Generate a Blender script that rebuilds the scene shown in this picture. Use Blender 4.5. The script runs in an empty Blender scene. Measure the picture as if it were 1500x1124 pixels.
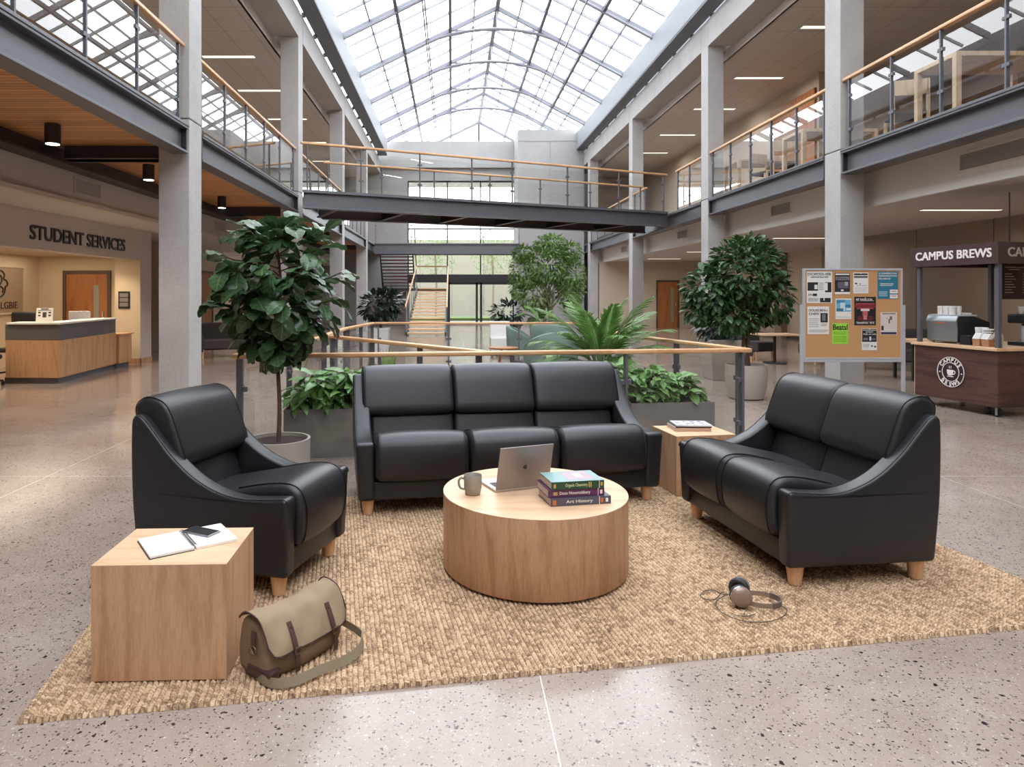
import bpy, bmesh, math, random
import numpy as np
from mathutils import Vector, Matrix, Quaternion
R = math.radians
PI = math.pi
sc = bpy.context.scene
COL = sc.collection
random.seed(7)

# ---------------------------------------------------------------- camera
CAMZ = 1.5
cam_d = bpy.data.cameras.new('camera'); cam = bpy.data.objects.new('camera', cam_d); COL.objects.link(cam)
cam.location = (0, 0, CAMZ); cam.rotation_euler = (R(90), 0, 0)
cam_d.sensor_width = 36; cam_d.lens = 24.0
cam_d.shift_x = 88 / 1500; cam_d.shift_y = -132 / 1500
cam_d.clip_start = .05; cam_d.clip_end = 300
sc.camera = cam

# ---------------------------------------------------------------- helpers
def F(px, py, z=0.0):
    Y = (CAMZ - z) * 1000 / (py - 430)
    return ((px - 662) * Y / 1000, Y)

def lin(c):
    c = c / 255
    return c / 12.92 if c <= .04045 else ((c + .055) / 1.055) ** 2.4
def C3(r, g, b): return (lin(r), lin(g), lin(b), 1)

def tag(o, label=None, cat=None, group=None, kind=None):
    if label: o['label'] = label
    if cat: o['category'] = cat
    if group: o['group'] = group
    if kind: o['kind'] = kind
    return o
def thing(name, label, cat, loc=(0, 0, 0), rz=0, group=None):
    o = bpy.data.objects.new(name, None); COL.objects.link(o)
    o.empty_display_size = .1
    o.location = loc; o.rotation_euler = (0, 0, rz)
    return tag(o, label, cat, group)
def dup(root, loc=None, rz=None, label=None, group=None):
    def cp(o, par):
        c = o.copy(); COL.objects.link(c)
        c.parent = par
        for ch in list(o.children): cp(ch, c)
        return c
    r = cp(root, None)
    if loc is not None: r.location = loc
    if rz is not None: r.rotation_euler = (0, 0, rz)
    if label: r['label'] = label
    if group: r['group'] = group
    return r

class MB:
    def __init__(s): s.v = []; s.f = []; s.m = []; s.uv = []; s.cm = 0
    def add(s, vs, fs, uv=None):
        n = len(s.v); s.v += [tuple(v) for v in vs]
        s.uv += list(uv) if uv else [(0, 0)] * len(vs)
        for f in fs: s.f.append(tuple(n + i for i in f)); s.m.append(s.cm)
        return s
    def box(s, x0, x1, y0, y1, z0, z1, M=None):
        vs = [(x, y, z) for z in (z0, z1) for y in (y0, y1) for x in (x0, x1)]
        if M is not None: vs = [tuple(M @ Vector(v)) for v in vs]
        return s.add(vs, [(0, 2, 3, 1), (4, 5, 7, 6), (0, 1, 5, 4), (2, 6, 7, 3), (0, 4, 6, 2), (1, 3, 7, 5)])
    def bar(s, a, b, w, h, up=(0, 0, 1)):
        """box along a->b, w sideways, h in the up direction, centred"""
        a = Vector(a); b = Vector(b); d = (b - a).normalized(); up = Vector(up)
        side = d.cross(up)
        if side.length < 1e-5: side = d.cross(Vector((1, 0, 0)))
        side.normalize(); u = side.cross(d).normalized()
        vs = []
        for p in (a, b):
            for sx, sy in ((-1, -1), (1, -1), (1, 1), (-1, 1)):
                vs.append(p + side * sx * w / 2 + u * sy * h / 2)
        return s.add(vs, [(0, 1, 2, 3), (7, 6, 5, 4), (0, 4, 5, 1), (1, 5, 6, 2), (2, 6, 7, 3), (3, 7, 4, 0)])
    def prism(s, poly, axis, a0, a1):
        n = len(poly)
        def P(p, q):
            if axis == 'x': return (q, p[0], p[1])
            if axis == 'y': return (p[0], q, p[1])
            return (p[0], p[1], q)
        vs = [P(p, a0) for p in poly] + [P(p, a1) for p in poly]
        fs = [tuple(range(n))[::-1], tuple(range(n, 2 * n))] + [(i, (i + 1) % n, n + (i + 1) % n, n + i) for i in range(n)]
        return s.add(vs, fs)
    def cyl(s, x, y, z0, z1, r, r2=None, n=24):
        r2 = r if r2 is None else r2
        return s.prism2([(x + r * math.cos(2 * PI * i / n), y + r * math.sin(2 * PI * i / n), z0) for i in range(n)],
                        [(x + r2 * math.cos(2 * PI * i / n), y + r2 * math.sin(2 * PI * i / n), z1) for i in range(n)])
    def prism2(s, A, B):
        n = len(A)
        return s.add(list(A) + list(B), [tuple(range(n))[::-1], tuple(range(n, 2 * n))] + [(i, (i + 1) % n, n + (i + 1) % n, n + i) for i in range(n)])
    def lathe(s, prof, x=0, y=0, n=32):
        k = len(prof); vs = []; fs = []
        for r, z in prof:
            for i in range(n):
                a = 2 * PI * i / n; vs.append((x + r * math.cos(a), y + r * math.sin(a), z))
        for j in range(k - 1):
            for i in range(n):
                i2 = (i + 1) % n
                fs.append((j * n + i, j * n + i2, (j + 1) * n + i2, (j + 1) * n + i))
        fs.append(tuple(range(n))[::-1]); fs.append(tuple((k - 1) * n + i for i in range(n)))
        return s.add(vs, fs)
    def tube(s, pts, r, n=8, rf=None):
        pts = [Vector(p) for p in pts]; k = len(pts); vs = []; fs = []
        u = None
        for j, p in enumerate(pts):
            d = (pts[min(j + 1, k - 1)] - pts[max(j - 1, 0)]).normalized()
            if u is None:
                u = d.orthogonal().normalized()
            else:
                u = (u - d * u.dot(d)); u = u.normalized() if u.length > 1e-6 else d.orthogonal().normalized()
            w = d.cross(u); rr = rf(j / (k - 1)) * r if rf else r
            for i in range(n):
                a = 2 * PI * i / n; vs.append(p + (u * math.cos(a) + w * math.sin(a)) * rr)
        for j in range(k - 1):
            for i in range(n):
                i2 = (i + 1) % n
                fs.append((j * n + i, j * n + i2, (j + 1) * n + i2, (j + 1) * n + i))
        fs.append(tuple(range(n))[::-1]); fs.append(tuple((k - 1) * n + i for i in range(n)))
        return s.add(vs, fs)
    def ribbon(s, pts, w, t, ups=None):
        """flat strap along pts: w across (direction 'ups'), t thick"""
        pts = [Vector(p) for p in pts]; k = len(pts); vs = []; fs = []
        for j, p in enumerate(pts):
            d = (pts[min(j + 1, k - 1)] - pts[max(j - 1, 0)]).normalized()
            up = Vector(ups[j]) if ups else Vector((0, 0, 1))
            up = (up - d * up.dot(d)).normalized(); nn = d.cross(up)
            for a, b in ((-1, -1), (1, -1), (1, 1), (-1, 1)):
                vs.append(p + up * a * w / 2 + nn * b * t / 2)
        for j in range(k - 1):
            for i in range(4):
                i2 = (i + 1) % 4
                fs.append((j * 4 + i, j * 4 + i2, (j + 1) * 4 + i2, (j + 1) * 4 + i))
        fs.append((3, 2, 1, 0)); fs.append(tuple((k - 1) * 4 + i for i in range(4)))
        return s.add(vs, fs)
    def loft(s, prof, x0, x1, r, nr=5, crown=0.0, nc=1, xf=None):
        """closed profile of (y,z) swept along x with rounded ends of radius r; crown puffs the middle out"""
        n = len(prof)
        A = [Vector((p[0], p[1])) for p in prof]
        area = sum(A[i].x * A[(i + 1) % n].y - A[(i + 1) % n].x * A[i].y for i in range(n))
        sg = 1 if area > 0 else -1
        N = []
        for i in range(n):
            d = (A[(i + 1) % n] - A[i - 1]).normalized(); N.append(Vector((d.y, -d.x)) * sg)
        secs = []
        for i in range(nr + 1):
            th = i / nr * PI / 2
            secs.append((x0 + r * (1 - math.cos(th)), r * (1 - math.sin(th)), 0))
        for i in range(1, nc):
            q = i / nc
            secs.append((x0 + r + (x1 - x0 - 2 * r) * q, 0, math.sin(PI * q) ** .6))
        for i in range(nr, -1, -1):
            th = i / nr * PI / 2
            secs.append((x1 - r * (1 - math.cos(th)), r * (1 - math.sin(th)), 0))
        vs = []; fs = []
        for x, ins, c in secs:
            for i in range(n):
                p = A[i] + N[i] * (crown * c - ins)
                v = (x, p.x, p.y)
                vs.append(xf(v) if xf else v)
        for j in range(len(secs) - 1):
            for i in range(n):
                i2 = (i + 1) % n
                fs.append((j * n + i, j * n + i2, (j + 1) * n + i2, (j + 1) * n + i))
        from mathutils.geometry import tessellate_polygon
        for tri in tessellate_polygon([[Vector((p.x, p.y, 0)) for p in A]]):
            fs.append(tuple(tri)); q = (len(secs) - 1) * n; fs.append((q + tri[2], q + tri[1], q + tri[0]))
        return s.add(vs, fs)
    def leaf(s, base, d, up, L, W, bend=.3, fold=.25, n=5, shape='oval', wide=False):
        base = Vector(base); d = Vector(d).normalized(); up = Vector(up)
        side = d.cross(up)
        if side.length < 1e-4: side = d.orthogonal()
        side.normalize(); nrm = side.cross(d).normalized()
        vs = []; uv = []; fs = []
        p = base.copy(); dd = d.copy(); step = L / n
        for j in range(n + 1):
            t = j / n
            if shape == 'oval': w = math.sin(PI * min(1, t * .96 + .04)) ** .8
            elif shape == 'fiddle': w = max(.04, math.sin(PI * min(1, t) ** 1.35 * .985 + .02)) ** .62 * (.72 + .28 * min(1, t * 1.6))
            elif shape == 'lance': w = math.sin(PI * min(1, t ** .75 * .97 + .03)) ** .9
            else: w = 1 - t * .85
            if j == n and shape != 'fiddle': w = .03
            hw = W / 2 * w
            nn = side.cross(dd).normalized()
            if wide:
                rp = nn * (.05 * W * math.sin(t * 19 + L * 50))
                vs += [p - side * hw + nn * hw * fold * .8 + rp, p - side * hw * .55 + nn * hw * fold, p, p + side * hw * .55 + nn * hw * fold, p + side * hw + nn * hw * fold * .8 - rp]
                uv += [(0, t), (.22, t), (.5, t), (.78, t), (1, t)]
            else:
                vs += [p - side * hw + nn * hw * fold, p, p + side * hw + nn * hw * fold]
                uv += [(0, t), (.5, t), (1, t)]
            dd = (Quaternion(side, -bend / n) @ dd)
            p = p + dd * step
        c = 5 if wide else 3
        for j in range(n):
            for i in range(c - 1):
                a = j * c + i; fs.append((a, a + 1, a + c + 1, a + c))
        return s.add(vs, fs, uv)
    def build(s, name, mats, parent=None, smooth=None, bevel=0, seg=2, loc=None, rot=None, recalc=True, uv=False):
        me = bpy.data.meshes.new(name)
        if not isinstance(mats, (list, tuple)): mats = [mats]
        me.from_pydata(s.v, [], s.f)
        for m in mats: me.materials.append(m)
        if max(s.m, default=0) > 0: me.polygons.foreach_set('material_index', s.m)
        if uv:
            ul = me.uv_layers.new(name='UVMap')
            idx = np.zeros(len(me.loops), dtype=np.int32); me.loops.foreach_get('vertex_index', idx)
            U = np.array(s.uv, dtype=np.float32)[idx]; ul.data.foreach_set('uv', U.ravel())
        if recalc:
            b = bmesh.new(); b.from_mesh(me); bmesh.ops.recalc_face_normals(b, faces=b.faces); b.to_mesh(me); b.free()
        if smooth is not None:
            me.polygons.foreach_set('use_smooth', [True] * len(me.polygons))
            if smooth < 180: me.set_sharp_from_angle(angle=R(smooth))
        me.update()
        o = bpy.data.objects.new(name, me); COL.objects.link(o)
        if bevel:
            md = o.modifiers.new('bevel', 'BEVEL'); md.width = bevel; md.segments = seg; md.limit_method = 'ANGLE'; md.angle_limit = R(40)
            md.harden_normals = False
        if parent: o.parent = parent
        if loc: o.location = loc
        if rot: o.rotation_euler = rot
        return o

def rounded(poly, r=.03, n=5):
    """round each corner with a quadratic arc; poly entries (a,b) or (a,b,r)"""
    out = []; k = len(poly)
    for i in range(k):
        p = Vector(poly[i][:2]); a = Vector(poly[i - 1][:2]); b = Vector(poly[(i + 1) % k][:2])
        rr = poly[i][2] if len(poly[i]) > 2 else r
        da = a - p; db = b - p
        ra = min(rr, da.length * .499); rb = min(rr, db.length * .499)
        A = p + da.normalized() * ra; B = p + db.normalized() * rb
        for j in range(n + 1):
            t = j / n
            out.append((A * (1 - t) ** 2 + p * 2 * t * (1 - t) + B * t * t))
    res = []
    for q in out:
        if not res or (q - res[-1]).length > 1e-4: res.append(q)
    if (res[0] - res[-1]).length < 1e-4: res.pop()
    return [(q.x, q.y) for q in res]
def spline(pts, n=8):
    pts = [Vector(p) for p in pts]; out = []
    for i in range(len(pts) - 1):
        p0 = pts[max(i - 1, 0)]; p1 = pts[i]; p2 = pts[i + 1]; p3 = pts[min(i + 2, len(pts) - 1)]
        for j in range(n):
            t = j / n
            out.append(.5 * ((2 * p1) + (p2 - p0) * t + (2 * p0 - 5 * p1 + 4 * p2 - p3) * t * t + (3 * p1 - p0 - 3 * p2 + p3) * t ** 3))
    out.append(pts[-1]); return out

_tc = {}
def text_mesh(s, bold=0.0, depth=.0, w=None, h=None, align='LEFT', space=1.0):
    cu = bpy.data.curves.new('lettering', 'FONT'); cu.body = s; cu.extrude = depth; cu.space_character = space
    cu.resolution_u = 3
    o = bpy.data.objects.new('tmp', cu); COL.objects.link(o)
    bpy.context.view_layer.update()
    me = bpy.data.meshes.new_from_object(o.evaluated_get(bpy.context.evaluated_depsgraph_get()))
    bpy.data.objects.remove(o); bpy.data.curves.remove(cu)
    n = len(me.vertices); co = np.zeros(n * 3, dtype=np.float32); me.vertices.foreach_get('co', co); co = co.reshape(-1, 3)
    mn = co.min(0); mx = co.max(0); sz = mx - mn
    co[:, 0] -= mn[0]; co[:, 1] -= mn[1]
    sx = (w / sz[0]) if w else None; sy = (h / sz[1]) if h else None
    sx = sx or sy or 1; sy = sy or sx
    co[:, 0] *= sx; co[:, 1] *= sy
    if align == 'CENTER': co[:, 0] -= sz[0] * sx / 2
    me.vertices.foreach_set('co', co.ravel()); me.update()
    if bold:   # heavier strokes: shifted copies of the outline in the same mesh
        b = bmesh.new(); em = sy
        for k, (dx, dy) in enumerate(((-1, -1), (-1, 1), (1, -1), (1, 1), (0, 0))):
            n0 = len(b.verts); b.from_mesh(me); b.verts.ensure_lookup_table()
            for v in b.verts[n0:]: v.co.x += dx * bold * em * .4; v.co.y += dy * bold * em * .4; v.co.z += k * 1.2e-4
        b.to_mesh(me); b.free()
    return me
def lettering(s, parent, mat, loc, rot, w=None, h=None, bold=0.0, depth=.002, align='LEFT', name='lettering', space=1.0):
    me = text_mesh(s, bold, depth / (1 if True else 1), w, h, align, space)
    me.materials.clear(); me.materials.append(mat)
    o = bpy.data.objects.new(name, me); COL.objects.link(o)
    o.parent = parent; o.location = loc; o.rotation_euler = rot
    return o

# ---------------------------------------------------------------- materials
def newmat(name):
    m = bpy.data.materials.new(name); m.use_nodes = True
    nt = m.node_tree; b = nt.nodes['Principled BSDF']
    return m, nt, b
def nd(nt, t, **k):
    n = nt.nodes.new(t)
    for a, v in k.items():
        if a.startswith('i_'): n.inputs[a[2:].replace('_', ' ')].default_value = v
        else: setattr(n, a, v)
    return n
def plain(name, c, rough=.5, metal=0, spec=.5, emis=None, es=0, bump=0, bscale=60, var=0, vscale=4, coat=0):
    m, nt, b = newmat(name); L = nt.links.new
    b.inputs['Base Color'].default_value = c; b.inputs['Roughness'].default_value = rough; b.inputs['Metallic'].default_value = metal
    b.inputs['Specular IOR Level'].default_value = spec; b.inputs['Coat Weight'].default_value = coat
    if emis: b.inputs['Emission Color'].default_value = emis; b.inputs['Emission Strength'].default_value = es
    if bump or var:
        tc = nd(nt, 'ShaderNodeTexCoord')
    if var:
        no = nd(nt, 'ShaderNodeTexNoise'); no.inputs['Scale'].default_value = vscale; no.inputs['Detail'].default_value = 6; no.inputs['Roughness'].default_value = .6
        L(tc.outputs['Object'], no.inputs['Vector'])
        mr = nd(nt, 'ShaderNodeMapRange'); mr.inputs['From Min'].default_value = .25; mr.inputs['From Max'].default_value = .75
        mr.inputs['To Min'].default_value = 1 - var; mr.inputs['To Max'].default_value = 1 + var
        L(no.outputs['Fac'], mr.inputs['Value'])
        mx = nd(nt, 'ShaderNodeVectorMath', operation='SCALE'); mx.inputs[0].default_value = c[:3]
        L(mr.outputs[0], mx.inputs['Scale']); L(mx.outputs[0], b.inputs['Base Color'])
    if bump:
        n2 = nd(nt, 'ShaderNodeTexNoise'); n2.inputs['Scale'].default_value = bscale; n2.inputs['Detail'].default_value = 4
        L(tc.outputs['Object'], n2.inputs['Vector'])
        bp = nd(nt, 'ShaderNodeBump'); bp.inputs['Strength'].default_value = bump; bp.inputs['Distance'].default_value = .01
        L(n2.outputs['Fac'], bp.inputs['Height']); L(bp.outputs[0], b.inputs['Normal'])
    return m
def wood(name, c1, c2, axis=2, scale=1.0, rough=.42, fine=1.0):
    m, nt, b = newmat(name); L = nt.links.new
    tc = nd(nt, 'ShaderNodeTexCoord'); mp = nd(nt, 'ShaderNodeMapping')
    s = [9 * scale, 9 * scale, 9 * scale]
    for ax in (axis if isinstance(axis, tuple) else (axis,)): s[ax] = .9 * scale
    mp.inputs['Scale'].default_value = s; L(tc.outputs['Object'], mp.inputs['Vector'])
    n1 = nd(nt, 'ShaderNodeTexNoise'); n1.inputs['Scale'].default_value = 1.3; n1.inputs['Detail'].default_value = 3; n1.inputs['Distortion'].default_value = .6
    L(mp.outputs[0], n1.inputs['Vector'])
    n2 = nd(nt, 'ShaderNodeTexNoise'); n2.inputs['Scale'].default_value = 17; n2.inputs['Detail'].default_value = 5; n2.inputs['Roughness'].default_value = .7
    L(mp.outputs[0], n2.inputs['Vector'])
    wv = nd(nt, 'ShaderNodeMath', operation='MULTIPLY'); wv.inputs[1].default_value = 14; L(n1.outputs['Fac'], wv.inputs[0])
    sn = nd(nt, 'ShaderNodeMath', operation='SINE'); L(wv.outputs[0], sn.inputs[0])
    ma = nd(nt, 'ShaderNodeMath', operation='MULTIPLY_ADD'); ma.inputs[1].default_value = .16; ma.inputs[2].default_value = 0; L(sn.outputs[0], ma.inputs[0])
    ad = nd(nt, 'ShaderNodeMath', operation='ADD'); L(ma.outputs[0], ad.inputs[0]); L(n2.outputs['Fac'], ad.inputs[1])
    cr = nd(nt, 'ShaderNodeValToRGB'); cr.color_ramp.elements[0].position = .28; cr.color_ramp.elements[1].position = .74
    cr.color_ramp.elements[0].color = c2; cr.color_ramp.elements[1].color = c1
    L(ad.outputs[0], cr.inputs[0]); L(cr.outputs[0], b.inputs['Base Color'])
    b.inputs['Roughness'].default_value = rough
    bp = nd(nt, 'ShaderNodeBump'); bp.inputs['Strength'].default_value = .08; bp.inputs['Distance'].default_value = .003
    L(n2.outputs['Fac'], bp.inputs['Height']); L(bp.outputs[0], b.inputs['Normal'])
    return m
def concrete(name, c, var=.12):
    m, nt, b = newmat(name); L = nt.links.new
    tc = nd(nt, 'ShaderNodeTexCoord')
    n1 = nd(nt, 'ShaderNodeTexNoise'); n1.inputs['Scale'].default_value = 1.6; n1.inputs['Detail'].default_value = 7; n1.inputs['Roughness'].default_value = .62
    n2 = nd(nt, 'ShaderNodeTexNoise'); n2.inputs['Scale'].default_value = 28; n2.inputs['Detail'].default_value = 4
    vo = nd(nt, 'ShaderNodeTexVoronoi'); vo.inputs['Scale'].default_value = 22
    for x in (n1, n2, vo): L(tc.outputs['Object'], x.inputs['Vector'])
    a = nd(nt, 'ShaderNodeMapRange'); a.inputs['From Min'].default_value = .3; a.inputs['From Max'].default_value = .7; a.inputs['To Min'].default_value = 1 - var; a.inputs['To Max'].default_value = 1 + var
    L(n1.outputs['Fac'], a.inputs['Value'])
    a2 = nd(nt, 'ShaderNodeMapRange'); a2.inputs['From Min'].default_value = .3; a2.inputs['From Max'].default_value = .7; a2.inputs['To Min'].default_value = .94; a2.inputs['To Max'].default_value = 1.06
    L(n2.outputs['Fac'], a2.inputs['Value'])
    pit = nd(nt, 'ShaderNodeMapRange'); pit.inputs['From Min'].default_value = .07; pit.inputs['From Max'].default_value = .12; pit.inputs['To Min'].default_value = .62; pit.inputs['To Max'].default_value = 1
    L(vo.outputs['Distance'], pit.inputs['Value'])
    m1 = nd(nt, 'ShaderNodeMath', operation='MULTIPLY'); L(a.outputs[0], m1.inputs[0]); L(a2.outputs[0], m1.inputs[1])
    m2 = nd(nt, 'ShaderNodeMath', operation='MULTIPLY'); L(m1.outputs[0], m2.inputs[0]); L(pit.outputs[0], m2.inputs[1])
    sx = nd(nt, 'ShaderNodeVectorMath', operation='SCALE'); sx.inputs[0].default_value = c[:3]; L(m2.outputs[0], sx.inputs['Scale'])
    L(sx.outputs[0], b.inputs['Base Color']); b.inputs['Roughness'].default_value = .75
    bp = nd(nt, 'ShaderNodeBump'); bp.inputs['Strength'].default_value = .15; bp.inputs['Distance'].default_value = .01
    L(m2.outputs[0], bp.inputs['Height']); L(bp.outputs[0], b.inputs['Normal'])
    return m
def glassmat(name, tint=(.95, .97, .96), k=1.0, ior=1.5, haze=0):
    m = bpy.data.materials.new(name); m.use_nodes = True; nt = m.node_tree; nt.nodes.clear(); L = nt.links.new
    out = nd(nt, 'ShaderNodeOutputMaterial'); tr = nd(nt, 'ShaderNodeBsdfTransparent'); gl = nd(nt, 'ShaderNodeBsdfGlossy')
    tr.inputs['Color'].default_value = (*tint, 1); gl.inputs['Roughness'].default_value = .0; gl.inputs['Color'].default_value = (1, 1, 1, 1)
    fr = nd(nt, 'ShaderNodeFresnel'); fr.inputs['IOR'].default_value = ior
    mu = nd(nt, 'ShaderNodeMath', operation='MULTIPLY'); mu.inputs[1].default_value = k; mu.use_clamp = True
    geo = nd(nt, 'ShaderNodeNewGeometry'); ff = nd(nt, 'ShaderNodeMath', operation='SUBTRACT'); ff.inputs[0].default_value = 1; L(geo.outputs['Backfacing'], ff.inputs[1])
    mf = nd(nt, 'ShaderNodeMath', operation='MULTIPLY'); L(fr.outputs[0], mf.inputs[0]); L(ff.outputs[0], mf.inputs[1]); L(mf.outputs[0], mu.inputs[0])
    mix = nd(nt, 'ShaderNodeMixShader'); L(mu.outputs[0], mix.inputs[0]); L(tr.outputs[0], mix.inputs[1]); L(gl.outputs[0], mix.inputs[2])
    last = mix
    if haze:
        df = nd(nt, 'ShaderNodeBsdfTranslucent'); df.inputs['Color'].default_value = (.95, .95, .97, 1)
        m2 = nd(nt, 'ShaderNodeMixShader'); m2.inputs[0].default_value = haze; L(mix.outputs[0], m2.inputs[1]); L(df.outputs[0], m2.inputs[2]); last = m2
    L(last.outputs[0], out.inputs['Surface'])
    return m
def emissive(name, c, s):
    m = bpy.data.materials.new(name); m.use_nodes = True; nt = m.node_tree; nt.nodes.clear()
    out = nd(nt, 'ShaderNodeOutputMaterial'); e = nd(nt, 'ShaderNodeEmission'); e.inputs[0].default_value = c; e.inputs[1].default_value = s
    nt.links.new(e.outputs[0], out.inputs['Surface']); return m
def leafmat(name, c, cv, rough=.38, veins=True, trans=.15):
    m, nt, b = newmat(name); L = nt.links.new
    tc = nd(nt, 'ShaderNodeTexCoord'); sp = nd(nt, 'ShaderNodeSeparateXYZ'); L(tc.outputs['UV'], sp.inputs[0])
    def M(op, a, bb=None, cc=None, cl=False):
        n = nd(nt, 'ShaderNodeMath', operation=op); n.use_clamp = cl
        for i, x in enumerate((a, bb, cc)):
            if x is None: continue
            if isinstance(x, (int, float)): n.inputs[i].default_value = x
            else: L(x, n.inputs[i])
        return n.outputs[0]
    au = M('ABSOLUTE', M('SUBTRACT', sp.outputs[0], .5))
    mid = M('SUBTRACT', 1, M('MULTIPLY', au, 22), cl=True)
    lat = M('SINE', M('MULTIPLY', M('SUBTRACT', sp.outputs[1], M('MULTIPLY', au, .35)), 44))
    lat = M('MULTIPLY', M('SUBTRACT', lat, .86, cl=True), 4 if veins else 0, cl=True)
    fac = M('MAXIMUM', mid, lat)
    no = nd(nt, 'ShaderNodeTexNoise'); no.inputs['Scale'].default_value = 7; L(tc.outputs['Object'], no.inputs['Vector'])
    mr = nd(nt, 'ShaderNodeMapRange'); mr.inputs['From Min'].default_value = .3; mr.inputs['From Max'].default_value = .7; mr.inputs['To Min'].default_value = .7; mr.inputs['To Max'].default_value = 1.35
    L(no.outputs['Fac'], mr.inputs['Value'])
    sx = nd(nt, 'ShaderNodeVectorMath', operation='SCALE'); sx.inputs[0].default_value = c[:3]; L(mr.outputs[0], sx.inputs['Scale'])
    mx = nd(nt, 'ShaderNodeMix', data_type='RGBA'); L(M('MULTIPLY', fac, .75), mx.inputs[0]); L(sx.outputs[0], mx.inputs[6]); mx.inputs[7].default_value = cv
    L(mx.outputs[2], b.inputs['Base Color']); b.inputs['Roughness'].default_value = rough
    tl = nd(nt, 'ShaderNodeBsdfTranslucent'); L(mx.outputs[2], tl.inputs[0])
    ms = nd(nt, 'ShaderNodeMixShader'); ms.inputs[0].default_value = trans
    out = nt.nodes['Material Output']; L(b.outputs[0], ms.inputs[1]); L(tl.outputs[0], ms.inputs[2]); L(ms.outputs[0], out.inputs['Surface'])
    return m

# terrazzo floor
def terrazzo():
    m, nt, b = newmat('terrazzo'); L = nt.links.new
    tc = nd(nt, 'ShaderNodeTexCoord'); ge = tc.outputs['Object']
    def M(op, a, bb=None, cc=None, cl=False):
        n = nd(nt, 'ShaderNodeMath', operation=op); n.use_clamp = cl
        for i, x in enumerate((a, bb, cc)):
            if x is None: continue
            if isinstance(x, (int, float)): n.inputs[i].default_value = x
            else: L(x, n.inputs[i])
        return n.outputs[0]
    wob = nd(nt, 'ShaderNodeTexNoise'); wob.inputs['Scale'].default_value = 55; L(ge, wob.inputs['Vector'])
    wv = nd(nt, 'ShaderNodeVectorMath', operation='SCALE'); L(wob.outputs['Color'], wv.inputs[0]); wv.inputs['Scale'].default_value = .028
    av = nd(nt, 'ShaderNodeVectorMath', operation='ADD'); L(ge, av.inputs[0]); L(wv.outputs[0], av.inputs[1])
    def chips(scale, thr, sel, col, prev):
        vo = nd(nt, 'ShaderNodeTexVoronoi'); vo.inputs['Scale'].default_value = scale; L(av.outputs[0], vo.inputs['Vector'])
        s = nd(nt, 'ShaderNodeSeparateColor'); L(vo.outputs['Color'], s.inputs[0])
        size = M('MULTIPLY', s.outputs[1], thr)
        inside = M('LESS_THAN', vo.outputs['Distance'], M('ADD', size, thr * .35))
        on = M('LESS_THAN', s.outputs[0], sel)
        f = M('MULTIPLY', inside, on)
        mx = nd(nt, 'ShaderNodeMix', data_type='RGBA'); L(f, mx.inputs[0])
        if isinstance(prev, tuple): mx.inputs[6].default_value = prev
        else: L(prev, mx.inputs[6])
        mx.inputs[7].default_value = col
        return mx.outputs[2]
    n1 = nd(nt, 'ShaderNodeTexNoise'); n1.inputs['Scale'].default_value = 1.1; n1.inputs['Detail'].default_value = 8; n1.inputs['Roughness'].default_value = .7; L(ge, n1.inputs['Vector'])
    cr = nd(nt, 'ShaderNodeValToRGB'); cr.color_ramp.elements[0].position = .35; cr.color_ramp.elements[1].position = .65
    cr.color_ramp.elements[0].color = C3(144, 127, 115); cr.color_ramp.elements[1].color = C3(166, 151, 139); L(n1.outputs['Fac'], cr.inputs[0])
    c = cr.outputs[0]
    c = chips(105, .28, .45, C3(178, 167, 158), c)
    c = chips(70, .30, .35, C3(122, 107, 101), c)
    c = chips(90, .24, .13, C3(200, 191, 182), c)
    c = chips(74, .26, .38, C3(56, 47, 44), c)
    c = chips(46, .22, .30, C3(40, 35, 34), c)
    c = chips(30, .20, .14, C3(36, 31, 31), c)
    sp = nd(nt, 'ShaderNodeSeparateXYZ'); L(ge, sp.inputs[0])
    def line(v, off, per, w):
        q = M('SUBTRACT', v, off); fr = M('FRACT', M('ADD', M('DIVIDE', q, per), 100.5))
        return M('LESS_THAN', M('ABSOLUTE', M('MULTIPLY', M('SUBTRACT', fr, .5), per)), w)
    ln = M('MAXIMUM', line(sp.outputs[0], .345, 3.66, .0022), line(sp.outputs[1], 5.6, 3.66, .0022))
    mx = nd(nt, 'ShaderNodeMix', data_type='RGBA'); L(ln, mx.inputs[0]); L(c, mx.inputs[6]); mx.inputs[7].default_value = C3(214, 210, 204)
    L(mx.outputs[2], b.inputs['Base Color'])
    n3 = nd(nt, 'ShaderNodeTexNoise'); n3.inputs['Scale'].default_value = 2.3; n3.inputs['Detail'].default_value = 3; L(ge, n3.inputs['Vector'])
    mr = nd(nt, 'ShaderNodeMapRange'); mr.inputs['To Min'].default_value = .09; mr.inputs['To Max'].default_value = .18; L(n3.outputs['Fac'], mr.inputs['Value'])
    L(mr.outputs[0], b.inputs['Roughness']); b.inputs['Specular IOR Level'].default_value = .55
    return m
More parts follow.
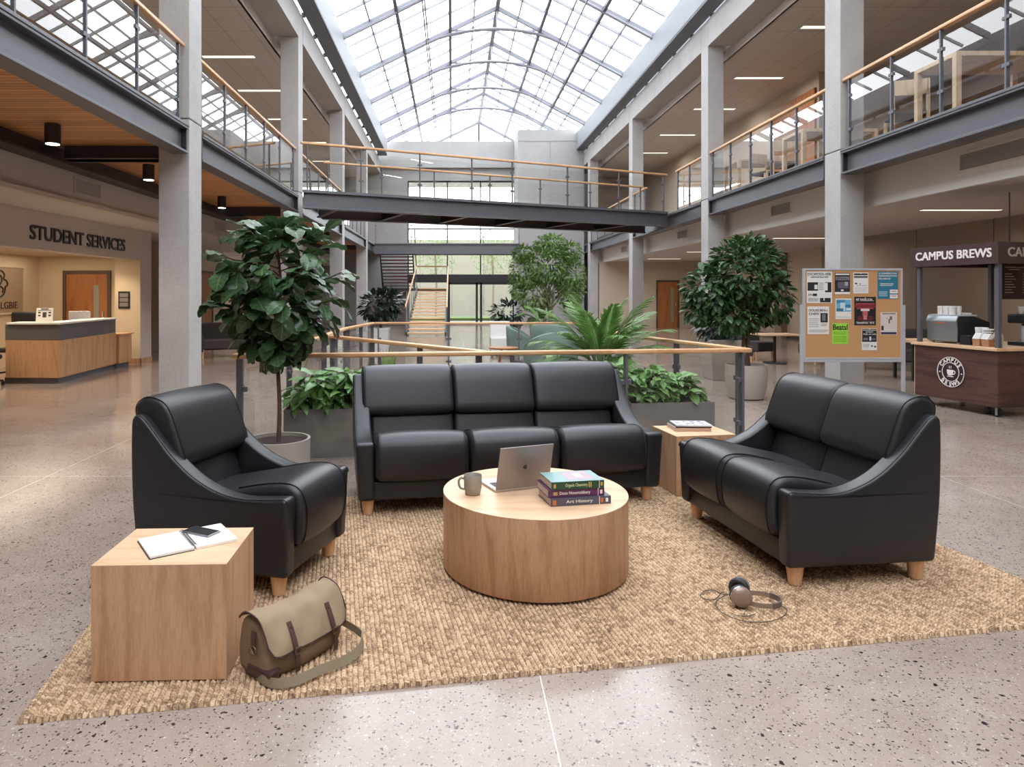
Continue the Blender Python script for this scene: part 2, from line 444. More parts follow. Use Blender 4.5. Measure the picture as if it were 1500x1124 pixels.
# ceiling tile / plank materials (grooves at a pitch)
def grooved(name, c, cg, px=0, py=0, w=.006, rough=.7, var=.0, woodaxis=None, off=(0, 0)):
    m, nt, b = newmat(name); L = nt.links.new
    tc = nd(nt, 'ShaderNodeTexCoord'); sp = nd(nt, 'ShaderNodeSeparateXYZ'); L(tc.outputs['Object'], sp.inputs[0])
    def M(op, a, bb=None, cl=False):
        n = nd(nt, 'ShaderNodeMath', operation=op); n.use_clamp = cl
        for i, x in enumerate((a, bb)):
            if x is None: continue
            if isinstance(x, (int, float)): n.inputs[i].default_value = x
            else: L(x, n.inputs[i])
        return n.outputs[0]
    f = None; cell = None
    for v, per, o in ((sp.outputs[0], px, off[0]), (sp.outputs[1], py, off[1])):
        if not per: continue
        q = M('DIVIDE', M('ADD', v, 100 * per + o), per); fr = M('FRACT', q)
        g = M('LESS_THAN', M('MINIMUM', fr, M('SUBTRACT', 1, fr)), w / per)
        cell = M('FLOOR', q)
        f = g if f is None else M('MAXIMUM', f, g)
    base = nd(nt, 'ShaderNodeRGB'); base.outputs[0].default_value = c; src = base.outputs[0]
    if var:
        cb = nd(nt, 'ShaderNodeCombineXYZ'); L(cell, cb.inputs[0]); wn = nd(nt, 'ShaderNodeTexWhiteNoise'); L(cb.outputs[0], wn.inputs['Vector'])
        mp = nd(nt, 'ShaderNodeMapping'); s = [14, 14, 14]; s[woodaxis or 0] = 1.2; mp.inputs['Scale'].default_value = s; L(tc.outputs['Object'], mp.inputs[0])
        no = nd(nt, 'ShaderNodeTexNoise'); no.inputs['Scale'].default_value = 3; no.inputs['Detail'].default_value = 5; L(mp.outputs[0], no.inputs['Vector'])
        a = M('ADD', M('MULTIPLY', wn.outputs['Value'], var), M('MULTIPLY', no.outputs['Fac'], var * 1.5))
        a = M('ADD', a, 1 - var * 1.25)
        sx = nd(nt, 'ShaderNodeVectorMath', operation='SCALE'); sx.inputs[0].default_value = c[:3]; L(a, sx.inputs['Scale']); src = sx.outputs[0]
    mx = nd(nt, 'ShaderNodeMix', data_type='RGBA'); L(f, mx.inputs[0]); L(src, mx.inputs[6]); mx.inputs[7].default_value = cg
    L(mx.outputs[2], b.inputs['Base Color']); b.inputs['Roughness'].default_value = rough
    return m

M_ = {}
M_['floor'] = terrazzo()
M_['conc'] = concrete('column_concrete', C3(176, 173, 170), .10)
M_['conc_light'] = concrete('light_concrete', C3(160, 159, 157), .05)
M_['steel'] = plain('painted_steel', C3(104, 104, 110), .42, .35, var=.05, vscale=3)
M_['dsteel'] = plain('dark_steel', C3(62, 60, 62), .45, .3)
M_['truss'] = plain('truss_paint', C3(146, 148, 154), .45, .0)
M_['purlin'] = plain('purlin_paint', C3(112, 114, 122), .45, .1)
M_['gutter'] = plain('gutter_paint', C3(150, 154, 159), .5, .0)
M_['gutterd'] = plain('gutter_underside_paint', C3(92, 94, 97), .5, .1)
M_['white'] = plain('white_fascia_paint', C3(226, 221, 216), .6)
M_['beige'] = plain('beige_wall_paint', C3(196, 182, 164), .7, var=.02)
M_['cream'] = plain('cream_wall_paint', C3(214, 196, 166), .7, var=.02)
M_['taupe'] = plain('taupe_wall_panel', C3(150, 132, 116), .6, var=.03)
M_['greywall'] = plain('grey_drywall', C3(196, 184, 176), .7, var=.02)
M_['tile'] = grooved('ceiling_tile', C3(208, 203, 198), C3(160, 152, 146), .61, .61, .006)
M_['soffit'] = grooved('wood_slat_ceiling', C3(196, 138, 88), C3(80, 50, 30), 0, .085, .005, .5, .35, 0)
M_['plankc'] = grooved('lower_ceiling_panel', C3(204, 196, 189), C3(168, 158, 150), 0, .3, .004)
M_['wood'] = wood('oak_veneer', C3(206, 165, 128), C3(176, 132, 96), 2)
M_['woodx'] = wood('oak_handrail', C3(222, 178, 132), C3(190, 142, 98), 0, rough=.35)
M_['woody'] = wood('oak_handrail_long', C3(222, 178, 132), C3(190, 142, 98), 1, rough=.35)
M_['woodtop'] = wood('pale_oak_top', C3(226, 190, 154), C3(206, 166, 130), 0, rough=.36)
M_['pale'] = wood('pale_birch', C3(218, 192, 160), C3(196, 166, 132), 2)
M_['door'] = wood('door_veneer', C3(178, 116, 68), C3(150, 92, 50), 2)
M_['deskwood'] = wood('desk_veneer', C3(206, 164, 122), C3(180, 134, 94), 2)
M_['cartwood'] = wood('dark_walnut', C3(96, 66, 58), C3(60, 38, 34), (0, 1), rough=.45)
M_['legwood'] = wood('beech_leg', C3(226, 182, 140), C3(206, 156, 112), 2, rough=.35)
M_['leather'] = plain('black_leather', C3(34, 34, 37), .36, 0, .5, bump=.10, bscale=260)
M_['piping'] = plain('black_piping', C3(20, 20, 22), .45)
M_['glass'] = glassmat('gallery_glass', (.965, .975, .97), 1.7, 1.5)
M_['glassr'] = glassmat('right_gallery_glass', (.97, .98, .975), 1.9, 1.5)
M_['glassf'] = glassmat('floor_rail_glass', (.98, .988, .984), 1.5, 1.45)
M_['pane'] = glassmat('window_glass', (.95, .97, .97), 1.0, 1.45)
M_['roofglass'] = glassmat('skylight_glass', (.93, .95, .97), .8, 1.45)
M_['pot'] = plain('taupe_pot', C3(168, 160, 150), .6, var=.03)
M_['potd'] = plain('grey_planter', C3(124, 119, 116), .6, var=.03)
M_['soil'] = plain('soil', C3(62, 48, 42), .95, bump=1.0, bscale=50, var=.4, vscale=60)
M_['bark'] = plain('bark', C3(96, 72, 62), .85, bump=.6, bscale=60, var=.25, vscale=20)
M_['barkl'] = plain('pale_bark', C3(140, 122, 106), .85, bump=.5, bscale=50, var=.25, vscale=20)
M_['blk'] = plain('black_plastic', C3(30, 30, 32), .4)
M_['wht'] = plain('white_paper', C3(232, 230, 226), .6)
M_['char'] = plain('charcoal_fabric', C3(70, 64, 62), .9, bump=.4, bscale=300)
M_['green'] = plain('sage_fabric', C3(112, 132, 122), .9, bump=.3, bscale=300)
M_['alu'] = plain('brushed_aluminium', C3(188, 190, 194), .38, .25)
M_['cork'] = plain('cork', C3(188, 142, 96), .85, var=.14, vscale=90)
M_['lampd'] = plain('bronze_lamp', C3(58, 52, 50), .4, .3)
M_['glow'] = emissive('warm_lamp_glow', (1, .84, .68, 1), 1.6)
M_['glowd'] = emissive('downlight_glow', (1, .84, .66, 1), 9.0)
M_['vent'] = plain('vent_louvre', C3(172, 166, 160), .6)
M_['lfig'] = leafmat('fiddle_leaf', C3(60, 88, 54), C3(132, 160, 112), .3)
M_['lfic'] = leafmat('ficus_leaf', C3(60, 90, 50), C3(100, 128, 80), .33, False)
M_['lweep'] = leafmat('weeping_fig_leaf', C3(120, 150, 84), C3(140, 166, 104), .45, False, .3)
M_['lpalm'] = leafmat('palm_leaf', C3(100, 136, 68), C3(150, 176, 110), .4, False, .25)
M_['llush'] = leafmat('planter_leaf', C3(104, 144, 76), C3(190, 212, 156), .38, True, .2)
M_['ldark'] = leafmat('rubber_leaf', C3(36, 54, 38), C3(90, 116, 80), .3, False)
# ================================================================ SETTING
def struct(name, mb, m, **k):
    return tag(mb.build(name, m, **k), kind='structure')
YN, YE = -6.0, 33.0           # near and far ends of the hall
LX, RX = -3.46, 6.0           # atrium faces of the two column rows
ZD, ZB = 3.68, 3.33           # deck top / steel underside

struct('floor', MB().box(-14, 16, YN, 33.4, -.2, 0), M_['floor'])

# upper floors (slabs) and ceilings
struct('floor_upper_left', MB().box(-10, LX - .28, YN, YE, 3.52, ZD - .02), plain('upper_floor', C3(136, 118, 104), .5))
struct('floor_upper_right', MB().box(RX + .28, 12.2, YN, YE, 3.40, ZD - .02), plain('upper_floor_right', C3(134, 114, 100), .5))
struct('ceiling_wood_left', MB().box(-5.5, LX - .2, YN, YE, 3.46, 3.515), M_['soffit'])
struct('ceiling_lower_left', MB().box(-11, -5.52, YN, YE, 2.83, 2.88), M_['plankc'])
struct('wall_bulkhead_left', MB().box(-5.56, -5.5, YN, YE, 2.86, 3.52), M_['greywall'])
struct('trim_1', MB().box(-5.58, -5.44, YN, YE, 2.80, 2.86), plain('soffit_edge', C3(196, 184, 172), .6))
struct('ceiling_lower_right', MB().box(6.62, 11.5, YN, YE, 2.88, 2.93), M_['plankc'])
struct('wall_fascia_right', MB().box(6.56, 6.64, YN, YE, 2.86, 3.42), M_['white'])
struct('ceiling_upper_left', MB().box(-10, LX - .62, YN, YE, 7.13, 7.18), M_['tile'])
struct('ceiling_upper_right', MB().box(RX + .62, 12.2, YN, YE, 7.13, 7.18), M_['tile'])
struct('trim_2', MB().box(LX - .66, LX - .6, YN, YE, 7.13, 7.36), M_['white'])
struct('trim_3', MB().box(RX + .6, RX + .66, YN, YE, 7.13, 7.36), M_['white'])
struct('ceiling_roof_left', MB().box(-10, LX - .3, YN, YE, 7.92, 8.0), M_['white'])
struct('ceiling_roof_right', MB().box(RX + .3, 12.2, YN, YE, 7.92, 8.0), M_['white'])
# upper walls
struct('wall_upper_left', MB().box(-8.3, -8.2, YN, YE, ZD - .02, 7.13), M_['beige'])
w = MB().box(9.3, 9.4, 17.4, YE, ZD - .02, 7.13).box(9.3, 12.2, 17.3, 17.4, ZD - .02, 7.13)
struct('wall_upper_right', w, M_['beige'])
struct('wall_upper_right_near', MB().box(12.1, 12.2, YN, 17.3, ZD - .02, 7.13), M_['taupe'])
# ground walls
struct('wall_sign_left', MB().box(-6.95, -6.65, YN, 15.1, 2.21, 2.83).box(-6.95, -6.65, 14.6, 15.1, 0, 2.21).box(-6.95, -6.65, YN, 5.5, 0, 2.21), M_['greywall'])
struct('wall_left', MB().box(-10, -6.95, 15.0, 15.1, 0, 2.83).box(-9.0, -8.9, 15.1, 17.4, 0, 2.83).box(-9, -7.4, 17.4, 17.5, 0, 2.83).box(-7.5, -7.4, 17.5, 22.2, 0, 2.83).box(-7.5, -7.4, 24.0, YE, 0, 2.83).box(-9, -7.5, 24.0, 24.1, 0, 2.83).box(-9, -8.9, 22, 24.1, 0, 2.83), M_['beige'])
struct('wall_student_services', MB().box(-9.05, -6.95, 14.95, 15.0, 0, 2.3).box(-9.15, -9.05, 5.5, 15.0, 0, 2.3).box(-9.8, -6.95, 5.4, 5.5, 0, 2.3), M_['cream'])
struct('ceiling_student_services', MB().box(-9.9, -6.95, 5.5, 15.0, 2.3, 2.34), plain('soffit_cream', C3(200, 184, 158), .7))
struct('baseboard_left', MB().box(-6.66, -6.64, 14.58, 15.11, 0, .11).box(-6.97, -6.63, 14.58, 14.6, 0, .11).box(-7.4, -7.38, 17.5, 22.2, 0, .11).box(-7.4, -7.38, 24, YE, 0, .11), M_['wood'])
struct('wall_right', MB().box(10.0, 10.1, YN, 16.6, 0, 2.88), grooved('taupe_panel_wall', C3(146, 128, 112), C3(84, 72, 62), 0, 2.1, .012))
struct('wall_right_far', MB().box(10.1, 11.4, 16.6, 16.7, 0, 2.88).box(11.3, 11.4, 16.7, YE, 0, 2.88), M_['beige'])
struct('baseboard_right', MB().box(9.98, 10.0, YN, 16.6, 0, .1).box(11.28, 11.3, 16.7, 30, 0, .1), M_['dsteel'])
struct('wall_far_right', MB().box(6.4, 11.4, 29.6, 29.7, 0, 2.88), M_['beige'])
struct('wall_near', MB().box(-10, 12.2, YN - .1, YN, 0, 9.0), M_['greywall'])

# far end wall with a tall glazed opening, and the stair tower block beside it
e = MB()
e.box(-10, -2.15, 33, 33.4, 0, 8.86); e.box(-2.15, 3.05, 33, 33.4, 6.95, 8.86); e.box(3.05, 12.2, 33, 33.4, 0, 8.86)
e.box(-3.46, 3.1, 32.8, 33.0, 7.55, 7.95)
struct('wall_end', e, M_['conc_light'])
e = MB().box(3.0, 6.0, 31.0, 33.0, 0, 8.94)
e.box(3.0, 6.0, 30.98, 31.0, 8.42, 8.44); e.box(4.45, 4.47, 30.985, 31.0, 0, 8.42)
struct('wall_tower', e, M_['conc_light'])
struct('wall_below_stair', MB().box(-3.45, -2.15, 32.0, 33.0, 0, 1.6), plain('dark_core_wall', C3(110, 104, 100), .7))
# glazing of the end wall
wn = thing('window_1', None, None); tag(wn, kind='structure')
fr = MB()
for x in (-2.15, -.25, 1.36, 3.0): fr.box(x, x + .06, 33.1, 33.2, 0, 6.95)
for z in (6.89, 4.6, 3.5): fr.box(-2.15, 3.05, 33.1, 33.2, z, z + .06)
fr.box(-2.15, 3.05, 33.02, 33.25, 2.03, 2.42)
fr.build('window_frame', M_['dsteel'], wn)
MB().box(-2.15, 3.05, 33.14, 33.15, 2.4, 6.95).build('pane', M_['pane'], wn)
dr = thing('door_1', None, None); tag(dr, kind='structure')
f = MB()
for x in (-.2, 1.15, 1.36, 2.94): f.box(x, x + .11, 33.05, 33.2, 0, 2.05)
f.box(-.2, 3.05, 33.05, 33.2, 1.93, 2.05); f.box(-.2, 3.05, 33.05, 33.2, 0, .1)
f.build('door_frame', M_['dsteel'], dr)
MB().box(-2.15, 3.05, 33.12, 33.13, .0, 2.05).build('pane', M_['pane'], dr)
for x in (1.08, 1.5): MB().box(x, x + .03, 32.98, 33.05, .8, 1.3).build('door_handle', M_['alu'], dr)

# ---------------------------------------------------------------- outdoors beyond the glazing
tag(MB().box(-20, 25, 33.4, 70, -.25, -.02).build('ground_outside', plain('outdoor_paving', C3(126, 122, 114), .8, var=.1)), kind='structure')
tag(MB().box(-6, 8, 38, 41, -.02, .12).build('lawn', plain('lawn_green', C3(92, 112, 56), .9, var=.25, vscale=8, bump=.5, bscale=90)), 'strip of green lawn outside the glass entrance doors', 'lawn', kind='stuff')
g = MB().box(-10, 14, 47, 47.4, 0, 5.2)
tag(g.build('garden_wall', grooved('stone_garden_wall', C3(148, 142, 126), C3(112, 106, 95), 2.2, 0, .02, var=.15, woodaxis=2)), 'pale stone building wall seen through the end glazing outdoors', 'wall')

for x, y, l in ((-1.0, 42, 'left'), (2.6, 43.5, 'right')):
    r_ = random.Random(int(y)); t = thing('garden_tree', 'leafy young tree outdoors beyond the glass end wall, on the %s' % l, 'tree', (x, y, .0))
    MB().tube([(0, 0, 0), (.05, 0, 2), (-.05, 0, 4.2)], .07, 8).build('trunk', M_['barkl'], t)
    f = MB()
    for k in range(900):
        d = Vector((r_.gauss(0, 1), r_.gauss(0, 1), r_.gauss(0, 1))).normalized() * (r_.random() ** .4)
        f.leaf((d.x * 1.5, d.y * 1.3, 4.2 + d.z * 1.7), (r_.uniform(-1, 1), r_.uniform(-1, 1), r_.uniform(-1, .3)), (0, .2, 1), .16, .07, .3, .2, n=2, shape='lance')
    f.build('foliage', M_['lweep'], t, recalc=False, uv=True)
# ---------------------------------------------------------------- columns
LYS = [9.0, 15.4, 21.6, 27.6]; RYS = [10.55, 16.0, 22.7, 29.7]
names = ['beside the armchair', 'behind the fiddle-leaf tree, where the near footbridge lands', 'third along on the left gallery, past the near footbridge', 'nearest the open-riser staircase']
rnames = ['behind the cork notice board', 'behind the potted ficus tree', 'second before the stair tower on the cafe side', 'next to the concrete stair tower']
def column(x0, y, wd, label, joint):
    t = thing('concrete_column', label, 'column', (x0 + wd / 2, y + .22, 0))
    h = wd / 2
    MB().box(-h, h, -.22, .22, 0, joint).build('lower_shaft', M_['conc'], t, bevel=.012)
    MB().box(-h, h, -.22, .22, joint + .012, 7.92).build('upper_shaft', M_['conc'], t, bevel=.012)
    return t
for y, n in zip(LYS, names): column(LX - .41, y, .41, 'tall square grey concrete column ' + n, 3.80)
for y, n in zip(RYS, rnames): column(RX, y, .37, 'tall square grey concrete column ' + n, 3.72)
# columns behind the camera, needed only for the reflections in the glass
for x, y, wd in ((LX - .41, 2.6, .41), (RX, 4.9, .37)):
    column(x, y, wd, 'tall square grey concrete column outside the picture, nearest the viewer ' + ('on the left' if x < 0 else 'on the right'), 3.75)

# upper concrete ring beams, gutters, clerestory strips
def ringbeam(side):
    x0, x1 = (LX - .60, LX) if side < 0 else (RX, RX + .60)
    nm = 'student services' if side < 0 else 'cafe'
    t = thing('concrete_beam', 'long grey concrete beam carried by the columns on the %s side, under the skylight' % nm, 'beam', (0, 0, 0))
    for a, b in ([(YN, 2.6), (3.04, 9.0), (9.44, 15.4), (15.84, 21.6), (22.04, 27.6), (28.04, YE)] if side < 0 else [(YN, 4.9), (5.34, 10.55), (10.99, 16.0), (16.44, 22.7), (23.14, 29.7), (30.14, YE)]):
        MB().box(x0, x1, a + .006, b - .006, 7.3, 7.92).build('beam_segment', M_['conc'], t)
for s in (-1, 1):
    ringbeam(s)
    xg0, xg1 = (-3.42, -3.06) if s < 0 else (5.66, 6.02)
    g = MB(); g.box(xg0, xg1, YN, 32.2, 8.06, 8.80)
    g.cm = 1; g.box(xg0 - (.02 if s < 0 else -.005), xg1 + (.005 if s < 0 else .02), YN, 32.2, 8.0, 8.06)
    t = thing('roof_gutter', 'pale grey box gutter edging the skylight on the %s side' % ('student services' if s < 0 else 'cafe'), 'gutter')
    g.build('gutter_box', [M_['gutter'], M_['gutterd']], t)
    xa = xg0 - .03 if s < 0 else xg1 + .03
    for k in range(24):
        y = 2.0 + k * 1.55 if False else 1.2 + k * 1.33
        if y > 32: break
        MB().box(xa - .04, xa + .04, y, y + .07, 7.92, 8.02).build('bracket', M_['dsteel'], t)
    x0 = LX - .25 if s < 0 else RX + .25
    tag(MB().box(x0 - .01, x0 + .01, YN, YE, 7.92, 8.35).build('window_%d' % (2 if s < 0 else 3), plain('translucent_strip', C3(225, 225, 232), .5)), kind='structure')

# ---------------------------------------------------------------- skylight
RXC, RZ = 1.5, 11.0; EL, ER, EZ = -3.08, 5.68, 8.80
YR = 38.0
for k, (xe, nm) in enumerate(((EL, 4), (ER, 5))):
    g = MB(); g.add([(xe, YN, EZ + .10), (RXC, YN, RZ + .10), (RXC, YR, RZ + .10), (xe, YR, EZ + .10)], [(0, 1, 2, 3)])
    struct('window_%d' % nm, g, M_['roofglass'], recalc=False)
def slope(s, q):   # q 0 eave .. 1 ridge
    xe = EL if s < 0 else ER
    return (xe + (RXC - xe) * q, EZ + (RZ - EZ) * q)
frames = [2.7, 6.0, 9.3, 12.7, 16.0, 19.3, 22.7, 25.9, 29.2, 32.4]
# purlins, ridge
def long_bar(label, x, z, w, h, mat, y0=YN, y1=YR - .06, name='skylight_purlin', group=None):
    return tag(MB().box(x - w / 2, x + w / 2, y0, y1, z - h / 2, z + h / 2).build(name, mat), label, 'purlin', group)
long_bar('grey ridge beam along the top of the skylight', RXC, RZ, .13, .2, M_['purlin'], name='ridge_beam')['category'] = 'beam'
for s in (-1, 1):
    sd = 'student services' if s < 0 else 'cafe'
    for q, wd, lab in ((.33, .09, 'lower thick grey purlin on the %s slope of the skylight'), (.66, .09, 'upper thick grey purlin on the %s slope of the skylight')):
        x, z = slope(s, q); long_bar(lab % sd, x, z - .02, wd, .12, M_['purlin'])
    for q in (.165, .5, .83):
        x, z = slope(s, q); long_bar('thin pale glazing purlin on the %s slope, %s' % (sd, {.165: 'nearest the gutter', .5: 'between the two thick purlins', .83: 'nearest the ridge'}[q]), x, z + .05, .04, .06, M_['truss'], name='glazing_purlin')
    x, z = slope(s, .5); long_bar('thin white tie rod between the purlins on the %s slope' % sd, x, z - .62, .035, .035, M_['truss'], name='tie_rod')
# glazing bars between trusses
def rafter(y, w, h, mat, name, label, cat, group, dz=0):
    t = MB()
    for s in (-1, 1):
        a = slope(s, 0); b = slope(s, 1); t.bar((a[0], y, a[1] + dz), (b[0], y, b[1] + dz), w, h)
    return tag(t.build(name, mat), label, cat, group)
bars = []
for i in range(-2, 11):
    y0 = frames[0] + 3.3 * i
    for j in (1, 2):
        y = y0 + 1.1 * j
        if y < YR: rafter(y, .05, .08, M_['truss'], 'glazing_bar', 'thin pale glazing bar pitched over the skylight', 'glazing bar', 'glazing bars of the skylight', .06)
NT = ['under the near end', 'second', 'third', 'fourth', 'fifth', 'sixth', 'seventh', 'eighth', 'ninth', 'tenth']
for i, y in enumerate(frames):
    lab = 'white arched roof truss spanning the skylight, %s counted from above the rug' % (NT[i] if i else 'first')
    t = thing('roof_truss', lab, 'roof truss', (0, y, 0), 0, 'roof trusses of the skylight')
    top = MB()
    for s in (-1, 1):
        a = slope(s, 0); b = slope(s, 1); top.bar((a[0], 0, a[1]), (b[0], 0, b[1]), .09, .13)
    top.build('top_chord', M_['purlin'], t)
    # bottom chord: straight rise from the eaves, curving flat below the ridge
    def low(u):  # u -1..1
        au = abs(u); xm = (RXC - EL) if u < 0 else (ER - RXC)
        x = RXC + u * xm
        z = 8.62 + (1.62) * (1 - au) / .55 if au > .45 else None
        if au <= .45:
            z = 10.30 - .34 * (au / .45) ** 2 * 1.0
        else:
            z = 9.96 - (au - .45) / .55 * (9.96 - 8.72)
        return (x, 0, z)
    pts = [low(-1 + 2 * k / 28) for k in range(29)]
    MB().tube(pts, .055, 6).build('bottom_chord', M_['truss'], t, smooth=60)
    wb = MB()
    for s in (-1, 1):
        for q, u1, u2 in ((.33, .84, .52), (.66, .50, .20)):
            a = slope(s, q)
            for u in (u1, u2): wb.tube([(a[0], 0, a[1]), low(s * u)], .034, 6)
    wb.tube([(RXC, 0, RZ), (RXC, 0, 10.3)], .026, 6)
    wb.build('web_members', M_['truss'], t, smooth=60)
# glazed gable beyond the end wall
gb = thing('gable_screen', 'white mullioned gable screen closing the far end of the skylight', 'screen', (0, YR, 0))
m = MB()
for q in (.33, .66, 1.0):
    for s in (-1, 1):
        x, z = slope(s, q); m.box(x - .04, x + .04, -.03, .03, 7.5, z)
m.box(EL, ER, -.03, .03, 8.75, 8.83); m.box(EL, ER, -.03, .03, 9.6, 9.66)
for s in (-1, 1):
    a = slope(s, 0); b = slope(s, 1); m.bar((a[0], 0, a[1]), (b[0], 0, b[1]), .08, .12)
m.build('mullions', M_['truss'], gb)
MB().box(EL, ER, 33.4 - YR, .04, 7.4, 7.5).build('floor_ledge', M_['white'], gb)

# ---------------------------------------------------------------- steel edge beams
def ibeam(a, b, label, h=.35, w=.22, ztop=ZD, name='steel_beam', plate=True):
    a = Vector((*a, 0)); b = Vector((*b, 0)); L = (b - a).length; ang = math.atan2(b.y - a.y, b.x - a.x)
    t = thing(name, label, 'beam', (a.x, a.y, ztop - h), ang)
    MB().box(0, L, -w / 2, w / 2, h - .03, h).build('top_flange', M_['steel'], t, bevel=.004)
    MB().box(0, L, -w / 2, w / 2, 0, .03).build('bottom_flange', M_['steel'], t, bevel=.004)
    MB().box(0, L, -.02, .02, .03, h - .03).build('web', M_['steel'], t)
    MB().box(0, L, -w / 2 - .01, w / 2 + .01, h, h + .035).build('kerb_plate', M_['steel'], t, bevel=.004)
    if plate:
        for e0, e1 in ((.0, .03), (L - .03, L)):
            p = MB().box(e0, e1, -.09, .09, .03, h - .03)
            for k in range(4): 
                for sx in (-.055, .055): p.box(e0 - .0, e1 + .0, sx - .012, sx + .012, .07 + k * .065, .09 + k * .065)
            p.build('end_plate', M_['dsteel'], t)
    return t
lb = [(YN, 2.6), (3.02, 8.95), (9.47, 15.37), (15.87, 21.57), (22.07, 27.57), (28.07, YE)]
rb = [(YN, 4.9), (5.35, 10.52), (11.02, 15.97), (16.47, 22.67), (23.17, 29.67), (30.17, 31)]
lw = ['outside the picture', 'over the student services desk, nearest', 'between the column beside the armchair and the near footbridge', 'just past the near footbridge', 'beside the far fern end', 'by the open-riser staircase']
rw = ['outside the picture', 'above the coffee cart, nearest', 'above the notice board and ficus', 'between the near footbridge and the third column', 'further along past the near footbridge', 'beside the stair tower']
for (a, b), n in zip(lb, lw): ibeam((LX - .10, a), (LX - .10, b), 'grey steel edge beam of the left gallery, ' + n)
for (a, b), n in zip(rb, rw): ibeam((RX + .10, a), (RX + .10, b), 'grey steel edge beam of the right gallery, ' + n)
# dark cross beams under the left gallery
for y, n in zip(LYS + [2.6], ['behind the first column', 'at the near footbridge', 'two bays back', 'three bays back', 'outside the picture']):
    t = MB().box(-5.14, LX - .42, y + .05, y + .25, 3.28, 3.455).box(-5.14, LX - .42, y - .0, y + .30, 3.28, 3.30)
    tag(t.build('cross_beam', M_['dsteel']), 'dark steel cross beam under the slatted wood ceiling, ' + n, 'beam')
tag(MB().box(-5.44, -5.16, YN, 32.9, 3.24, 3.27).box(-5.32, -5.28, YN, 32.9, 3.27, 3.455).build('edge_channel', M_['dsteel']), 'dark steel channel running along the bulkhead under the wood ceiling', 'beam')

# ---------------------------------------------------------------- balustrades
def balustrade(pts, label, z=0.0, h=1.09, posts=None, step=1.05, flip=1, wood_m='woodx', name='glass_balustrade', group=None, ends=(True, True), railw=.075, hr=.05, clamp=True, postw=.045, glass='glass'):
    """one run from pts[0] to pts[1]; posts = list of distances along it"""
    a = Vector((*pts[0], 0)); b = Vector((*pts[1], 0)); L = (b - a).length; ang = math.atan2(b.y - a.y, b.x - a.x)
    t = thing(name, label, 'balustrade', (a.x, a.y, z), ang, group)
    rl = MB().loft(rounded([(-railw / 2, h - hr), (railw / 2, h - hr), (railw / 2, h), (-railw / 2, h)], .014), -.02, L + .02, .006, nr=2)
    rl.build('handrail', M_['woodx'], t, smooth=40)
    if posts is None:
        n = max(1, round(L / step)); posts = [.04 + (L - .08) * i / n for i in range(n + 1)]
    for k, p in enumerate(posts):
        po = MB().box(p - .012, p + .012, -postw / 2, postw / 2, 0, h - hr).build('post', M_['steel'], t, bevel=.003)
        if clamp:
            for zc in (.28, h - .30):
                for sx in (-1, 1):
                    if (k == 0 and sx < 0) or (k == len(posts) - 1 and sx > 0): continue
                    MB().box(p + min(sx * .012, sx * .05), p + max(sx * .012, sx * .05), -.022, .022, zc - .022, zc + .022).build('clamp', M_['steel'], po, bevel=.004)
    for p, q in zip(posts[:-1], posts[1:]):
        MB().box(p + .03, q - .03, -.005, .005, .09, h - .15).build('glass_panel', M_[glass], t)
    return t
LXB, RXB = LX - .08, RX + .06
zk = ZD + .035
def runL(y0, y1, ys, lab): balustrade([(LXB, y0), (LXB, y1)], lab, zk, 1.07, [y - y0 for y in ys])
runL(3.03, 8.94, [3.1, 4.4, 5.5, 6.58, 7.66, 8.82], 'glass balustrade on the left gallery over student services, in front of the first column')
runL(9.48, 15.37, [9.6, 10.62, 11.72, 12.86, 14.02, 15.2], 'glass balustrade with oak handrail on the left gallery between the first column and near footbridge')
runL(15.88, 21.57, [15.95, 17, 18.1, 19.2, 20.3, 21.5], 'glass balustrade with oak handrail on the left gallery just past the near footbridge')
runL(22.08, 27.57, [22.15, 23.2, 24.3, 25.4, 26.5, 27.5], 'glass balustrade with oak handrail on the left gallery close to the staircase')
def runR(y0, y1, ys, lab): balustrade([(RXB, y0), (RXB, y1)], lab, zk, 1.10, [y - y0 for y in ys], glass='glassr')
runR(5.36, 10.52, [5.45, 6.5, 7.45, 8.45, 9.40, 10.40], 'glass balustrade with oak handrail on the right gallery above the coffee cart')
runR(11.03, 15.97, [11.1, 12.0, 12.95, 13.85, 14.85, 15.85], 'glass balustrade with oak handrail on the right gallery above the ficus tree')
runR(16.48, 18.4, [16.55, 17.4, 18.3], 'short glass balustrade with oak handrail on the right gallery where the near footbridge ends')
runR(21.3, 22.67, [21.4, 22.6], 'short glass balustrade with oak handrail on the right gallery right behind the near footbridge')
runR(23.18, 29.67, [23.25, 24.5, 25.8, 27.1, 28.4, 29.6], 'glass balustrade with oak handrail on the right gallery towards the stair tower')

# near footbridge (skewed) -------------------------------------------------
A = Vector((-3.20, 14.62)); B = Vector((5.90, 18.62)); D = (B - A).normalized(); Nn = Vector((-D.y, D.x)); WB = 2.15
LB = (B - A).length; angb = math.atan2(D.y, D.x)
br = thing('footbridge', 'near grey steel footbridge crossing the atrium at a slant with timber soffit', 'footbridge', (A.x, A.y, ZB), angb)
TK = D.y / D.x
def skew(mb):
    mb.v = [(x + y * TK, y, z) for x, y, z in mb.v]; return mb
for y0, nm in ((0, 'front_girder'), (WB - .2, 'rear_girder')):
    skew(MB().box(0, LB, y0, y0 + .2, .34, .37).box(0, LB, y0, y0 + .2, 0, .03).box(0, LB, y0 + .08, y0 + .12, .03, .34)).build(nm, M_['steel'], br, bevel=.004)
skew(MB().box(0, LB, .2, WB - .2, .27, .36)).build('deck', M_['soffit'], br)
skew(MB().box(-.0, LB, .0, WB, .37, .40)).build('deck_edge', M_['steel'], br)
